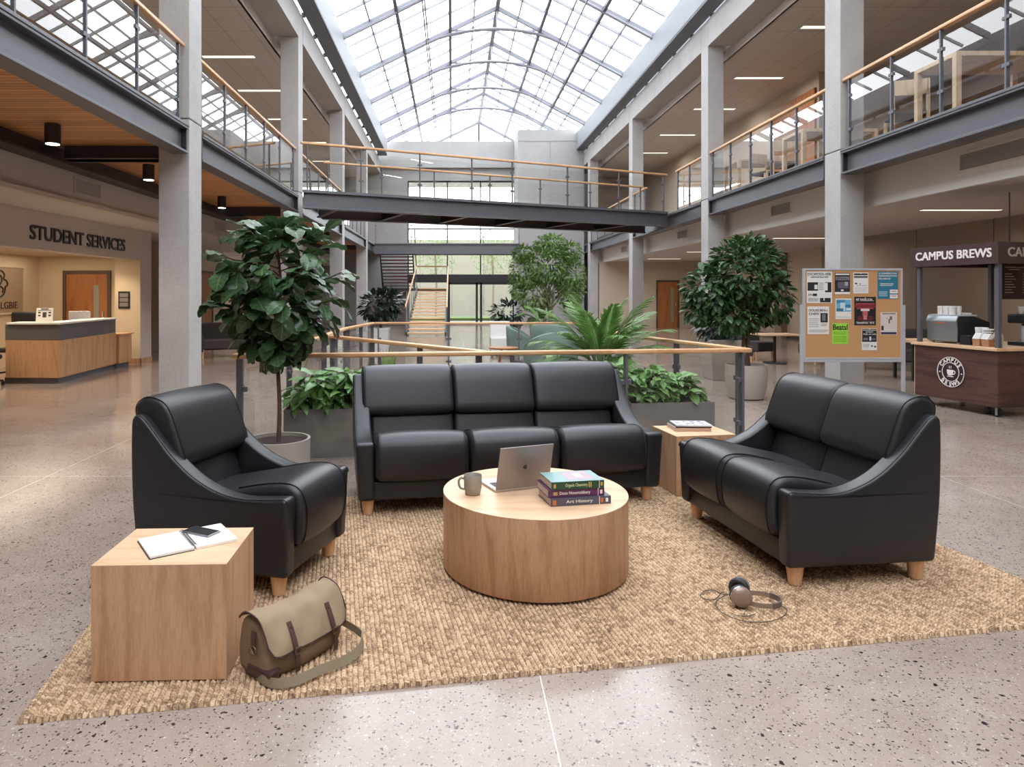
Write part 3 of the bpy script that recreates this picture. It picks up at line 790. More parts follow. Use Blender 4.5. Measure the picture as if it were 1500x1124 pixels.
for k in range(6):
    x = .8 + k * 1.62
    MB().box(x - .06, x + .06, .2, WB - .2, .02, .05).box(x - .012, x + .012, .2, WB - .2, .05, .27).build('cross_member', M_['dsteel'], br)
pf = [.12, 1.32, 2.72, 4.05, 5.15, 6.75, 8.35, LB - .1]
fa = A + Nn * .08; fb = fa + D * LB
balustrade([fa, fb], 'front glass balustrade with oak handrail on the near slanting footbridge', ZB + .40, 1.04, pf)
ra = A + Nn * (WB - .08) + D * (WB * TK); rb_ = ra + D * (LB - .1)
balustrade([ra, rb_], 'rear glass balustrade with oak handrail on the near slanting footbridge', ZB + .40, 1.04, [.1, 1.5, 2.95, 4.6, 6.2, 7.9, LB - .2])
# landings that join the bridge to the galleries

# far footbridge -----------------------------------------------------------
fbq = thing('footbridge', 'far straight steel footbridge in front of the end glazing above the staircase', 'footbridge', (-3.4, 29.9, ZD - .45))
MB().box(0, 6.4, 0, .2, .42, .47).box(0, 6.4, 0, .2, 0, .04).box(0, 6.4, .07, .12, .04, .42).build('girder', M_['steel'], fbq)
MB().box(0, 6.4, .2, .9, .3, .44).build('deck', M_['soffit'], fbq)
MB().box(0, 6.4, .9, 1.0, 0, .45).build('rear_girder', M_['steel'], fbq)
balustrade([(-3.4, 30.0), (3.0, 30.0)], 'glass balustrade with oak handrail on the far footbridge above the stairs', ZD + .02, 1.08, step=1.6)

# ---------------------------------------------------------------- staircase
st = thing('staircase', 'open-riser timber staircase with landing and oak handrails at the far end of the atrium', 'staircase', (0, 0, 0))
def flight(x0, x1, ya, za, yb, zb, n, tm):
    tr = MB()
    for k in range(n):
        q = (k + .5) / n; y = ya + (yb - ya) * q; z = za + (zb - za) * (k + 1) / n
        dpt = abs(yb - ya) / n * .95
        tr.box(x0 + .04, x1 - .04, y - dpt / 2, y + dpt / 2, z - .055, z)
    tr.build('treads', tm, st)
    for x in (x0, x1 - .05):
        MB().bar((x + .02, ya, za + .0), (x + .02, yb, zb + .0), .05, .26).build('stringer', M_['dsteel'], st)
flight(-1.62, -.2, 24.0, 0.0, 31.6, 1.74, 15, M_['woodtop'])
flight(-3.3, -1.75, 32.6, 1.74, 31.05, 3.5, 12, plain('tread_brown', C3(128, 86, 66), .6))
MB().box(-3.4, -.15, 31.6, 32.9, 1.62, 1.74).build('landing', M_['dsteel'], st)
for x in (-1.64, -.18):
    MB().bar((x, 24.0, 1.0), (x, 31.6, 2.74), .05, .06).build('handrail', M_['woodx'], st)
    for k in range(7):
        q = k / 6; MB().box(x - .015, x + .015, 24 + 7.5 * q - .015, 24 + 7.5 * q + .015, 1.74 * q, 1.74 * q + 1.0).build('baluster', M_['steel'], st)
MB().box(-1.66, -.16, 31.58, 31.63, 2.72, 2.78).build('handrail', M_['woodx'], st)
MB().bar((-1.7, 32.6, 2.74), (-1.7, 31.0, 4.5), .05, .06).build('handrail', M_['woodx'], st)

# ---------------------------------------------------------------- lamps and vents
def striplight(x, y, z, L, label, w=.16, warm=True):
    t = thing('ceiling_light', label, 'ceiling light', (x, y, z))
    MB().box(-L / 2, L / 2, -w / 2, w / 2, -.012, .0).box(-L / 2, L / 2, -w / 2, w / 2, -.004, 0).build('light_frame', M_['white'], t)
    MB().box(-L / 2 + .01, L / 2 - .01, -w / 2 + .01, w / 2 - .01, -.018, -.0125).build('diffuser', M_['glow'], t)
    la = bpy.data.lights.new('strip_lamp', 'AREA'); la.shape = 'RECTANGLE'; la.size = L; la.size_y = w; la.energy = (7 if (x > 0 and 13 < y < 15) else 24) if z > 5 else 34; la.color = (1, .93, .86); la.spread = R(170)
    lo = bpy.data.objects.new('lamp', la); COL.objects.link(lo); lo.parent = t; lo.location = (0, 0, -.03)
    return t
ul = [(-5.3, 16.2, 'beside the second column on the left'), (-5.3, 18.9, 'second along in the upper left gallery'), (-5.3, 22.0, 'third along in the upper left gallery'), (-5.3, 25.4, 'fourth along in the upper left gallery'),
      (-5.3, 12.5, 'hidden behind the first column, upper left gallery'), (-5.3, 8.5, 'over the nearest bay of the upper left gallery'), (-5.3, 29, 'last in the upper left gallery')]
for x, y, l in ul: striplight(x, y, 7.13, 1.25, 'slim lit ceiling strip light ' + l)
ur = [(8.0, 17.8, 'in the bay behind the third-nearest right column'), (8.0, 14.4, 'beside the notice-board column, upper right gallery'), (8.0, 20.8, 'second beyond the wood panel, upper right gallery'), (8.0, 24.2, 'third beyond the wood panel, upper right gallery'), (8.0, 27.3, 'fourth beyond the wood panel, upper right gallery'),
      (8.6, 10.5, 'over the birch tables, upper right gallery'), (8.6, 6.5, 'over the nearest bay of the upper right gallery')]
for x, y, l in ur: striplight(x, y, 7.13, 1.25, 'slim lit ceiling strip light ' + l)
gr = [(8.35, 11.2, 'above the coffee cart'), (8.6, 16.9, 'above the lounge armchairs'), (8.4, 22.5, 'in the ceiling beyond the lounge armchairs'), (8.4, 27.0, 'furthest back under the right gallery'), (8.4, 6.0, 'nearest the viewer under the right gallery')]
for x, y, l in gr: striplight(x, y, 2.88, 1.3, 'slim lit ceiling strip light ' + l, .12)
for (x, y, l) in ((-4.62, 7.9, 'nearest, over the desk'), (-4.62, 10.4, 'just behind the first column'), (-4.65, 13.8, 'third from the front'), (-4.65, 18.0, 'behind the fiddle-leaf tree top'), (-4.65, 22.5, 'furthest back'), (-4.62, 5.0, 'outside the picture')):
    t = thing('downlight', 'dark bronze cylinder downlight on the slatted wood ceiling, ' + l, 'lamp', (x, y, 3.46))
    MB().cyl(0, 0, -.23, 0, .085, n=28).build('housing', M_['lampd'], t, smooth=40)
    MB().cyl(0, 0, -.235, -.2305, .072, n=28).build('lens', M_['glowd'], t, smooth=40)
    la = bpy.data.lights.new('downlight_lamp', 'SPOT'); la.energy = 85; la.spot_size = R(110); la.color = (1, .84, .68); la.shadow_soft_size = .07; la.spot_blend = .6
    lo = bpy.data.objects.new('lamp', la); COL.objects.link(lo); lo.location = (0, 0, -.26); lo.parent = t
for k, (px, Y) in enumerate(((17, 10.6), (64, 11.4), (108, 12.3), (141, 13.15), (170, 13.95))):
    t = thing('recessed_downlight', 'small recessed downlight in the student services soffit, %s from the near end' % ['first', 'second', 'third', 'fourth', 'fifth'][k], 'lamp', (-7.12, Y, 2.3), 0, 'recessed downlights over the service desk')
    MB().cyl(0, 0, -.012, 0, .075, n=20).build('ring', M_['white'], t)
    MB().cyl(0, 0, -.016, -.0125, .06, n=20).build('lens', M_['glowd'], t)
    la = bpy.data.lights.new('recessed_lamp', 'SPOT'); la.energy = 60; la.spot_size = R(130); la.color = (1, .82, .62); la.shadow_soft_size = .06; la.spot_blend = .7
    lo = bpy.data.objects.new('lamp', la); COL.objects.link(lo); lo.location = (0, 0, -.03); lo.parent = t
la = bpy.data.lights.new('services_fill', 'AREA'); la.shape = 'RECTANGLE'; la.size = 1.5; la.size_y = 7; la.energy = 60; la.color = (1, .84, .64)
lo = bpy.data.objects.new('services_fill_light', la); COL.objects.link(lo); lo.location = (-8.1, 11, 2.28)  # added warm fill for the recess, no fixture of its own
def vent(loc, w, h, rz, label):
    t = thing('air_vent', label, 'air vent', loc, rz)
    f = MB(); b_ = .03
    f.box(-w / 2 - b_, w / 2 + b_, -.02, 0, -h / 2 - b_, -h / 2).box(-w / 2 - b_, w / 2 + b_, -.02, 0, h / 2, h / 2 + b_).box(-w / 2 - b_, -w / 2, -.02, 0, -h / 2, h / 2).box(w / 2, w / 2 + b_, -.02, 0, -h / 2, h / 2)
    f.build('vent_frame', M_['white'] if loc[0] > 0 else M_['greywall'], t)
    s = MB().box(-w / 2, w / 2, -.004, 0, -h / 2, h / 2); n = int(h / .025)
    for k in range(n): z = -h / 2 + (k + .5) * h / n; s.box(-w / 2, w / 2, -.016, -.004, z - .006, z + .004)
    s.build('louvres', M_['vent'], t)
for Y, l in ((8.3, 'above the coffee cart'), (13.6, 'between the notice-board column and ficus column'), (19.4, 'beyond the ficus column'), (26, 'near the stair tower')):
    vent((6.56, Y, 3.18), 1.0 if Y < 10 else .8, .2, R(-90), 'white framed air vent in the right fascia ' + l)
for Y, l in ((10.3, 'above the STUDENT SERVICES lettering'), (16.2, 'past the first column')):
    vent((-5.5, Y, 3.08), .7, .2, R(90), 'grey framed air vent in the left bulkhead ' + l)

# ---------------------------------------------------------------- doors and panels on the walls
def door(loc, rz, w, h, label, n, lite=True):
    t = thing('door_%d' % n, label, None, loc, rz); tag(t, kind='structure')
    f = MB().box(-w / 2 - .07, -w / 2, -.05, 0, 0, h + .07).box(w / 2, w / 2 + .07, -.05, 0, 0, h + .07).box(-w / 2, w / 2, -.05, 0, h, h + .07)
    f.build('door_frame', plain('door_frame_brown', C3(92, 72, 56), .5), t)
    MB().box(-w / 2, w / 2, -.03, 0, 0, h).build('door_leaf', M_['door'], t)
    if lite:
        MB().box(w / 2 - .3, w / 2 - .18, -.035, -.028, .25, h - .25).build('vision_panel', plain('frosted_glass', C3(150, 152, 138), .2), t)
    MB().box(w / 2 - .1, w / 2 - .08, -.07, -.03, .95, 1.1).build('door_handle', M_['alu'], t)
door((-7.98, 14.95, 0), 0, .90, 1.93, 'honey wood door with a narrow glass panel behind the service desk', 2)
door((9.35, 29.6, 0), 0, .85, 2.0, 'wooden door at the far end under the right gallery', 3)
door((-7.4, 20.5, 0), R(90), .95, 2.1, 'wooden door under the left gallery', 4, False)
tag(MB().box(9.24, 9.30, 17.4, 19.8, ZD, 6.75).build('wood_panel', M_['door']), 'reddish wood wall panel at the back of the upper right gallery', 'panel')
for y in (17.2, 20.0, 23.0): tag(MB().box(11.1, 11.3, y, y + .5, 0, 2.88).build('trim_%d' % (10 + int(y)), M_['taupe']), kind='structure')
tag(MB().box(-7.2, -6.66, 14.585, 14.6, 0, 2.3).build('wall_services_return', M_['cream']), kind='structure')
# ================================================================ RUG (knotted jute, real relief)
RU = Vector((.9865, .164)); RV = Vector((-.164, .9865)); RO = Vector((-1.517, 2.37))
def rug():
    W, H = 4.62, 2.46; px, py = .0215, .0185
    nx, ny = 1480, 830
    u = np.linspace(0, W, nx); v = np.linspace(0, H, ny); U, V = np.meshgrid(u, v)
    rng = np.random.default_rng(3)
    def smooth_noise(shape, k):
        a = rng.random((shape[0] // k + 3, shape[1] // k + 3))
        yi = np.linspace(0, a.shape[0] - 2.001, shape[0]); xi = np.linspace(0, a.shape[1] - 2.001, shape[1])
        y0 = yi.astype(int); x0 = xi.astype(int); fy = (yi - y0)[:, None]; fx = (xi - x0)[None, :]
        fy = fy * fy * (3 - 2 * fy); fx = fx * fx * (3 - 2 * fx)
        return (a[y0][:, x0] * (1 - fy) * (1 - fx) + a[y0 + 1][:, x0] * fy * (1 - fx) + a[y0][:, x0 + 1] * (1 - fy) * fx + a[y0 + 1][:, x0 + 1] * fy * fx) - .5
    n1 = smooth_noise(U.shape, 9); n2 = smooth_noise(U.shape, 9); n3 = smooth_noise(U.shape, 3)
    Uw = U + n1 * .0045; Vw = V + n2 * .0045
    ci = np.floor(Uw / px); fu = Uw / px - ci
    sh = np.where(ci % 2 > .5, .5, 0.)
    skew = (fu - .5) * np.where(ci % 2 > .5, .5, -.5)
    cj = Vw / py + sh + skew; fv = cj - np.floor(cj)
    kn = np.clip(fv / .74, 0, 1); gap_shade = (fv > .74).astype(float)
    h = np.where(gap_shade > 0, .30 * np.sin(PI * np.clip(fu, 0, 1)) ** .7, (np.sin(PI * np.clip(fu, 0, 1)) ** .5) * (.25 + .75 * np.sin(PI * kn) ** .5))
    cellr = np.sin(ci * 12.9898 + np.floor(cj) * 78.233) * 43758.5453; cellr = cellr - np.floor(cellr)
    Z = .004 + h * (.0115 + .003 * cellr) + n3 * .0016
    bord = np.minimum(np.minimum(U, W - U), np.minimum(V, H - V))
    Z = np.where(bord < .02, .013 + .005 * np.abs(np.sin((U + V) / .016 * PI)) + 0 * Z, Z)
    Z = np.where(bord < .0035, .001, Z)
    X = RO.x + U * RU.x + V * RV.x; Y = RO.y + U * RU.y + V * RV.y
    co = np.stack([X, Y, Z], -1).reshape(-1, 3).astype(np.float32)
    me = bpy.data.meshes.new('jute_rug'); nv = nx * ny; me.vertices.add(nv); me.vertices.foreach_set('co', co.ravel())
    i = np.arange(ny - 1)[:, None] * nx + np.arange(nx - 1)[None, :]
    q = np.stack([i, i + 1, i + nx + 1, i + nx], -1).reshape(-1).astype(np.int32); nf = (nx - 1) * (ny - 1)
    me.loops.add(nf * 4); me.loops.foreach_set('vertex_index', q); me.polygons.add(nf)
    me.polygons.foreach_set('loop_start', np.arange(nf, dtype=np.int32) * 4); me.polygons.foreach_set('loop_total', np.full(nf, 4, dtype=np.int32))
    me.polygons.foreach_set('use_smooth', np.ones(nf, dtype=bool)); me.update(calc_edges=True)
    ca = me.color_attributes.new('strand_and_gap_shade', 'FLOAT_COLOR', 'POINT')
    cc = np.zeros((nv, 4), dtype=np.float32); cc[:, 0] = cellr.ravel(); cc[:, 1] = np.maximum(gap_shade, (fu < .12).astype(float)).ravel(); cc[:, 3] = 1  # second channel marks the knot gaps, whose shade is put into the colour
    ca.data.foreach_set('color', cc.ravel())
    m, nt, b = newmat('jute'); L = nt.links.new
    at = nd(nt, 'ShaderNodeVertexColor'); at.layer_name = 'strand_and_gap_shade'; sp = nd(nt, 'ShaderNodeSeparateColor'); L(at.outputs[0], sp.inputs[0])
    tc = nd(nt, 'ShaderNodeTexCoord'); no = nd(nt, 'ShaderNodeTexNoise'); no.inputs['Scale'].default_value = 160; no.inputs['Detail'].default_value = 3; L(tc.outputs['Object'], no.inputs['Vector'])
    no2 = nd(nt, 'ShaderNodeTexNoise'); no2.inputs['Scale'].default_value = 5; no2.inputs['Detail'].default_value = 4; L(tc.outputs['Object'], no2.inputs['Vector'])
    def M(op, a, bb):
        n = nd(nt, 'ShaderNodeMath', operation=op)
        for k, x in enumerate((a, bb)):
            if isinstance(x, (int, float)): n.inputs[k].default_value = x
            else: L(x, n.inputs[k])
        return n.outputs[0]
    a = M('ADD', M('MULTIPLY', sp.outputs[0], .26), M('ADD', M('MULTIPLY', no.outputs['Fac'], .55), M('MULTIPLY', no2.outputs['Fac'], .20)))
    cr = nd(nt, 'ShaderNodeValToRGB'); e = cr.color_ramp.elements
    e[0].position = .26; e[0].color = C3(92, 70, 54); e[1].position = .84; e[1].color = C3(236, 212, 180)
    x = e.new(.52); x.color = C3(198, 166, 132)
    L(a, cr.inputs[0]); mxr = nd(nt, 'ShaderNodeMix', data_type='RGBA'); L(M('MULTIPLY', sp.outputs[1], .8), mxr.inputs[0]); L(cr.outputs[0], mxr.inputs[6]); mxr.inputs[7].default_value = C3(96, 66, 44); L(mxr.outputs[2], b.inputs['Base Color']); b.inputs['Roughness'].default_value = .9; b.inputs['Specular IOR Level'].default_value = .2  # knot gaps mixed to dark brown, standing in for shade
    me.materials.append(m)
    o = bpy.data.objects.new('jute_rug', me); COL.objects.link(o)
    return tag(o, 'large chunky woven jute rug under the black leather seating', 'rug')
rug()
ZRUG = .0165

# ================================================================ LEATHER SEATING
def seating(label, cat, name, W, seats, depth, loc, rz, arm=.105, H=.93):
    t = thing(name, label, cat, loc, rz)
    s = depth / .90; lea = M_['leather']; pip = M_['piping']; hw = W / 2
    armp = rounded([(0, .10, .03), (0, .495, .035), (.10, .482, .1), (.30, .470, .2), (.50, .535, .25), (.66, .655, .25), (.77, .78, .2), (.85, .862, .05), (.905, .85, .05), (.91, .60, .2), (.885, .10, .03)], .05, 6)
    armp = [(a * s, b) for a, b in armp]
    def tap(side):
        def f(v):
            x, y, z = v
            if abs(x) > hw - arm * .6:
                k = max(0, (.42 - z) / .42); x -= math.copysign(.028 * k ** 1.6, x)
            y2 = y + (.018 * max(0, (.4 - z) / .4) ** 1.5 if y < .2 else 0)
            return (x, y2, z)
        return f
    for sx in (-1, 1):
        a, b = (-hw, -hw + arm) if sx < 0 else (hw - arm, hw)
        ar = MB().loft(armp, a, b, .022, nr=5, xf=tap(sx)).build('arm', lea, t, smooth=50)
        # welt along the outer top edge
        n = len(armp); path = []
        off = hw - .012
        for (y, z) in armp:
            if z > .42 and y < .86 * s: path.append((sx * off, y, z - .002))
        path.sort(key=lambda p: 0)
        MB().tube(path, .0035, 6).build('piping', pip, ar, smooth=60)
    iw = W - 2 * arm; cw = iw / seats
    MB().loft(rounded([(.03 * s, .10), (.03 * s, .225), (.84 * s, .24), (.84 * s, .10)], .015), -hw + arm - .01, hw - arm + .01, .01, nr=2).build('base_rail', lea, t, smooth=50)
    MB().loft(rounded([(.80 * s, .10), (.80 * s, .84), (.885 * s, .86), (.895 * s, .70), (.875 * s, .10)], .02), -hw + arm - .01, hw - arm + .01, .008, nr=2).build('back_shell', lea, t, smooth=50)
    seatp = rounded([(.66 * s, .425, .05), (.40 * s, .478, .2), (.16 * s, .535, .16), (-.005, .535, .14), (-.050, .40, .16), (-.022, .235, .05), (.06 * s, .225, .03), (.66 * s, .235, .03)], .05, 7)
    backp = rounded([(.61 * s, .38, .04), (.655 * s, .50, .1), (.73 * s, .72, .05), (.80 * s, .72, .03), (.80 * s, .38, .03)], .03, 4)
    headp = rounded([(.655 * s, .615, .045), (.615 * s, .665, .05), (.72 * s, .935, .09), (.79 * s, .978, .07), (.875 * s, .985, .07), (.94 * s, .93, .06), (.915 * s, .845, .05), (.80 * s, .72, .08), (.74 * s, .615, .05)], .05, 7)
    headp = [(a, b - (.975 - H)) for a, b in headp]
    for k in range(seats):
        a = -hw + arm + cw * k; b = a + cw
        g = .002
        sea = MB().loft(seatp, a + g, b - g, .045, nr=6, crown=.012, nc=8).build('seat_cushion', lea, t, smooth=60)
        for xx in (a + g + .028, b - g - .028):
            pth = [(xx, y, z) for y, z in seatp if y < .35 * s and z > .24]
            inward = .0
            MB().tube([(p[0], p[1] + .0, p[2]) for p in pth], .0032, 6).build('piping', pip, sea, smooth=60)
        MB().loft(backp, a + g, b - g, .03, nr=4, crown=.012, nc=6).build('back_cushion', lea, t, smooth=60)
        ha, hb = a, b
        if k == 0: ha -= arm * .48
        if k == seats - 1: hb += arm * .48
        hd = MB().loft(headp, ha + g, hb - g, .032, nr=5, crown=.008, nc=8).build('headrest', lea, t, smooth=60)
        for xx in (ha + g + .016, hb - g - .016):
            if (k == 0 and xx < (ha + hb) / 2) or (k == seats - 1 and xx > (ha + hb) / 2):
                pth = [(xx, y, z) for y, z in headp]
                MB().tube(pth + pth[:1], .003, 6).build('piping', pip, hd, smooth=60)
    for sx in (-1, 1):
        for y in (.09, .82 * s):
            x = sx * (hw - .085)
            MB().cyl(x, y, 0, .102, .031, .044, n=24).build('leg', M_['legwood'], t, smooth=40)
    return t
def place(cn, front_dir_angle): pass
d = Vector((.283, .959)).normalized()
seating('black leather armchair with one seat, angled beside the oak cube with the notebook', 'armchair', 'leather_armchair', .70, 1, .90, (-.79 + d.x * .345, 3.27 + d.y * .345, ZRUG), math.atan2(d.y, d.x), arm=.10, H=.935)
seating('three-seat black leather sofa facing the round coffee table', 'sofa', 'leather_sofa', 2.17, 3, .84, (.435, 4.68, ZRUG), R(9.6), arm=.125, H=.915)
d2 = Vector((.12, -.993)).normalized()
seating('two-seat black leather loveseat on the right, facing the coffee table', 'loveseat', 'leather_loveseat', 1.22, 2, .84, (1.60, 4.0, ZRUG), math.atan2(d2.y, d2.x), arm=.105, H=.94)

# ================================================================ TABLES
t = thing('coffee_table', 'round drum coffee table in oak veneer at the centre of the rug', 'coffee table', (.452, 3.74, ZRUG))
MB().lathe([(.470, 0), (.470, .012)], n=64).build('plinth', M_['blk'], t, smooth=40)
MB().lathe([(.496, .012), (.499, .016), (.499, .4025)], n=96).build('drum', M_['wood'], t, smooth=40)
MB().lathe([(.499, .403), (.4995, .4035), (.4995, .406), (.4985, .407)], n=96).build('table_top', M_['woodtop'], t, smooth=40)
ZT = ZRUG + .407
def cube_table(label, w, dd, h, loc, rz):
    t = thing('cube_side_table', label, 'side table', loc, rz)
    MB().box(0, w, 0, dd, 0, h - .0035).build('cube_body', M_['wood'], t, bevel=.0015)
    MB().box(0, w, 0, dd, h - .0033, h).build('table_top', M_['woodtop'], t, bevel=.001)
    return t
cube_table('oak cube side table at the rug corner, carrying the open notebook and phone', .512, .41, .444, (-1.378, 2.605, ZRUG), R(2.0))
cube_table('oak cube side table between the sofa and loveseat, carrying a book and magazine', .47, .40, .436, (1.645, 5.0, ZRUG), R(8.5))

# ================================================================ THINGS ON THE COFFEE TABLE
# mug
t = thing('mug', 'speckled grey-beige ceramic mug beside the laptop', 'mug', (.112, 3.66, ZT), R(0))
MB().lathe([(.036, 0), (.040, .004), (.0475, .04), (.0485, .103), (.0475, .105), (.0455, .103), (.0445, .045), (.037, .010), (.001, .009)], n=40).build('cup_body', plain('speckled_stoneware', C3(150, 142, 130), .45, var=.18, vscale=180), t, smooth=50)
hp = spline([(-.044, 0, .083), (-.062, 0, .088), (-.074, 0, .076), (-.075, 0, .055), (-.066, 0, .034), (-.045, 0, .026)], 6)
MB().tube(hp, .0062, 8).build('handle', plain('speckled_handle', C3(148, 140, 128), .45, var=.15, vscale=180), t, smooth=60)
# laptop
hl = Vector((.305, .12)).normalized(); la_ang = math.atan2(hl.y, hl.x)
t = thing('laptop', 'silver laptop, open with its lid back to the viewer, next to the mug', 'laptop', (.235, 3.685, ZT), la_ang)
alu = plain('laptop_shell', C3(150, 143, 140), .38, .55); alul = plain('laptop_deck', C3(206, 204, 204), .35, .4)
MB().loft(rounded([(0, .002), (.225, .002), (.225, .014), (0, .014)], .004), 0, .325, .004, nr=3).build('base', alul, t, smooth=50)
kb = MB()
for r_ in range(5):
    for c_ in range(13): kb.box(.025 + c_ * .0213, .043 + c_ * .0213, .035 + r_ * .021, .053 + r_ * .021, .0142, .0158)
kb.build('keyboard', M_['blk'], t)
lid = MB().loft(rounded([(0, 0), (.0065, 0), (.0065, .245), (0, .245)], .003), 0, .325, .004, nr=3).build('lid', alu, t, smooth=50)
lid.location = (0, -.004, .013); lid.rotation_euler = (R(14), 0, 0)
MB().box(.008, .317, .0066, .0072, .01, .237).build('screen', M_['blk'], lid)
# round fruit-shaped emblem on the lid
em = MB(); n = 30; pts = []
for k in range(n):
    a = 2 * PI * k / n; r0 = .0125 * (1 + .07 * math.cos(2 * a) - .05 * math.cos(a * 3 + .5)); x = .1625 + r0 * math.cos(a) * .95; z = .123 + r0 * math.sin(a)
    dx = x - .178; dz = z - .126; q = math.hypot(dx, dz)
    if q < .0065: x = .178 + dx / q * -.0 - .0065; 
    pts.append((x, z))
em.prism(pts, 'y', -.0008, 0)
em.prism([(.1615, .1375), (.1645, .1385), (.1668, .1425), (.1640, .1420)], 'y', -.0008, 0)
em.build('emblem', plain('dark_mirror', C3(92, 88, 88), .2, .6), lid)
# books
def book(label, cov, pages, w, dd, h, loc, rz, title=None, tcol=None, tw=.5, extra=None, cat='book', topart=None):
    t = thing('textbook' if cat == 'book' else cat, label, cat, loc, rz)
    c = MB().box(0, w, 0, dd, 0, .003).box(0, w, 0, dd, h - .003, h).box(0, w, 0, .004, .003, h - .003)
    c.build('cover', cov, t, bevel=.0012)
    MB().box(.003, w - .003, .004, dd - .004, .003, h - .003).build('pages', pages, t)
    if title: lettering(title, t, tcol, (w * (.5 - tw / 2) - w * .03, -.0012, h * .24), (R(90), 0, 0), w=w * tw, h=h * .5, depth=.0004, bold=.02)
    if extra:
        for (x0, x1, z0, z1, m) in extra: MB().box(x0 * w, x1 * w, -.0015, 0, z0 * h, z1 * h).build('spine_band', m, t)
    if topart:
        for (x0, x1, y0, y1, m) in topart: MB().box(x0 * w, x1 * w, y0 * dd, y1 * dd, h, h + .0006 + .0004 * topart.index((x0, x1, y0, y1, m))).build('cover_art', m, t)
    return t
pg = plain('book_pages', C3(206, 192, 178), .8, bump=.5, bscale=400)
gold = plain('gold_print', C3(196, 160, 84), .5); wp = plain('white_print', C3(230, 226, 220), .5); org = plain('orange_print', C3(200, 112, 60), .5)
ba = math.atan2(3.497 - 3.437, .817 - .497)
book('grey-blue Art History textbook, bottom of the stack on the coffee table', plain('slate_cover', C3(84, 84, 98), .4), pg, .322, .205, .040, (.499, 3.44, ZT), ba, 'Art History', wp, .44,
     [(.03, .085, .2, .8, org), (.80, .81, 0, 1, wp), (.83, .87, .2, .8, org), (.91, .95, .25, .75, wp)])
book('purple textbook with white spine lettering, middle of the stack on the coffee table', plain('plum_cover', C3(92, 46, 84), .4), pg, .300, .20, .040, (.487, 3.452, ZT + .0405), ba - R(1), 'Doox Noucrcobbery', wp, .54,
     [(.09, .16, .3, .7, gold), (.88, .89, 0, 1, wp), (.92, .96, .25, .75, wp)])
tealc = plain('sea_green_cover', C3(44, 78, 56), .4)
book('green textbook with pale teal and pink cover, top of the stack on the coffee table', tealc, pg, .282, .195, .040, (.503, 3.447, ZT + .081), ba - R(.3), 'Organic Chemistry', plain('cream_print', C3(206, 212, 160), .5), .42,
     [(.04, .08, .25, .75, gold), (.70, .72, .2, .85, gold), (.735, .755, .2, .85, gold), (.90, .91, 0, 1, wp), (.93, .97, .3, .75, gold)],
     topart=[(.0, .999, .0, .999, plain('pale_teal_print', C3(134, 164, 164), .35)), (.36, .86, .14, .90, plain('pale_pink_print', C3(176, 152, 160), .35)), (.55, .70, .35, .75, plain('white_pink_print', C3(196, 182, 188), .35))])
# book and magazine on the far cube
ang = R(2); p0 = F(990, 633, .45)
book('cream-edged hardback under the magazine on the far cube table', plain('blush_cover', C3(196, 164, 140), .5), pg, .27, .20, .026, (p0[0], p0[1] + .0, ZRUG + .4365), R(2))
mg = thing('magazine', 'black and white magazine on top of the hardback on the far cube table', 'magazine', (p0[0] + .008, p0[1] + .008, ZRUG + .4365 + .0375), R(-2))
MB().box(0, .27, 0, .19, 0, .008).build('pages', M_['wht'], mg)
MB().box(0, .27, -.001, .19, .0082, .0095).build('cover', plain('grey_cover_photo', C3(206, 206, 208), .3), mg)
dkp = plain('dark_print', C3(60, 60, 66), .3)
for k in range(12):
    x = .01 + (k % 4) * .062 + random.uniform(0, .02); y = .01 + (k // 4) * .058 + random.uniform(0, .02); MB().box(x, x + random.uniform(.01, .04), y, y + random.uniform(.006, .03), .0096, .0099).build('cover_print', dkp, mg)
mg2 = thing('magazine', 'dark-spined magazine between the hardback and the top magazine on the far cube table', 'magazine', (p0[0] + .0, p0[1] + .002, ZRUG + .4365 + .0267), R(1))
MB().box(0, .275, 0, .19, 0, .008).build('pages', M_['wht'], mg2); MB().box(0, .275, -.001, .003, 0, .009).box(0, .275, 0, .19, .0083, .0095).build('cover', M_['blk'], mg2)

# ================================================================ NOTEBOOK AND PHONE
nb = thing('notebook', 'open blank spiral notebook lying on the near oak cube', 'notebook', (-1.179, 2.665, ZRUG + .4445), R(35.2))
MB().box(-.0, .168, 0, .232, 0, .012).build('page_block', plain('notebook_paper', C3(236, 234, 230), .7), nb, bevel=.001)
MB().box(.176, .342, 0, .232, 0, .012).build('page_block', plain('notebook_paper_right', C3(238, 236, 232), .7), nb, bevel=.001)
MB().box(-.003, .168, -.003, .235, -.0002, .0022).build('back_cover', M_['blk'], nb)
sp_ = MB()
for k in range(24):
    y = .012 + k * .009
    sp_.tube([(.172 + .011 * math.cos(a), y, .011 + .009 * math.sin(a)) for a in [PI * 2 * q / 10 for q in range(11)]], .0009, 5)
sp_.build('spiral_binding', plain('binding_wire', C3(70, 70, 74), .35, .8), nb, smooth=60)
# the notebook in the photo is landscape: spiral between the halves runs along its short side
ph = thing('smartphone', 'black smartphone resting on the right page of the open notebook', 'phone', (-1.16, 2.930, ZRUG + .4445 + .0125), R(-25))
MB().loft(rounded([(0, 0), (.074, 0), (.074, .0075), (0, .0075)], .003), 0, .15, .003, nr=3).build('phone_body', plain('phone_frame', C3(150, 150, 156), .3, .7), ph, smooth=50)
MB().box(.004, .146, .004, .070, .0076, .0081).build('phone_screen', plain('phone_glass', C3(18, 18, 20), .08), ph)

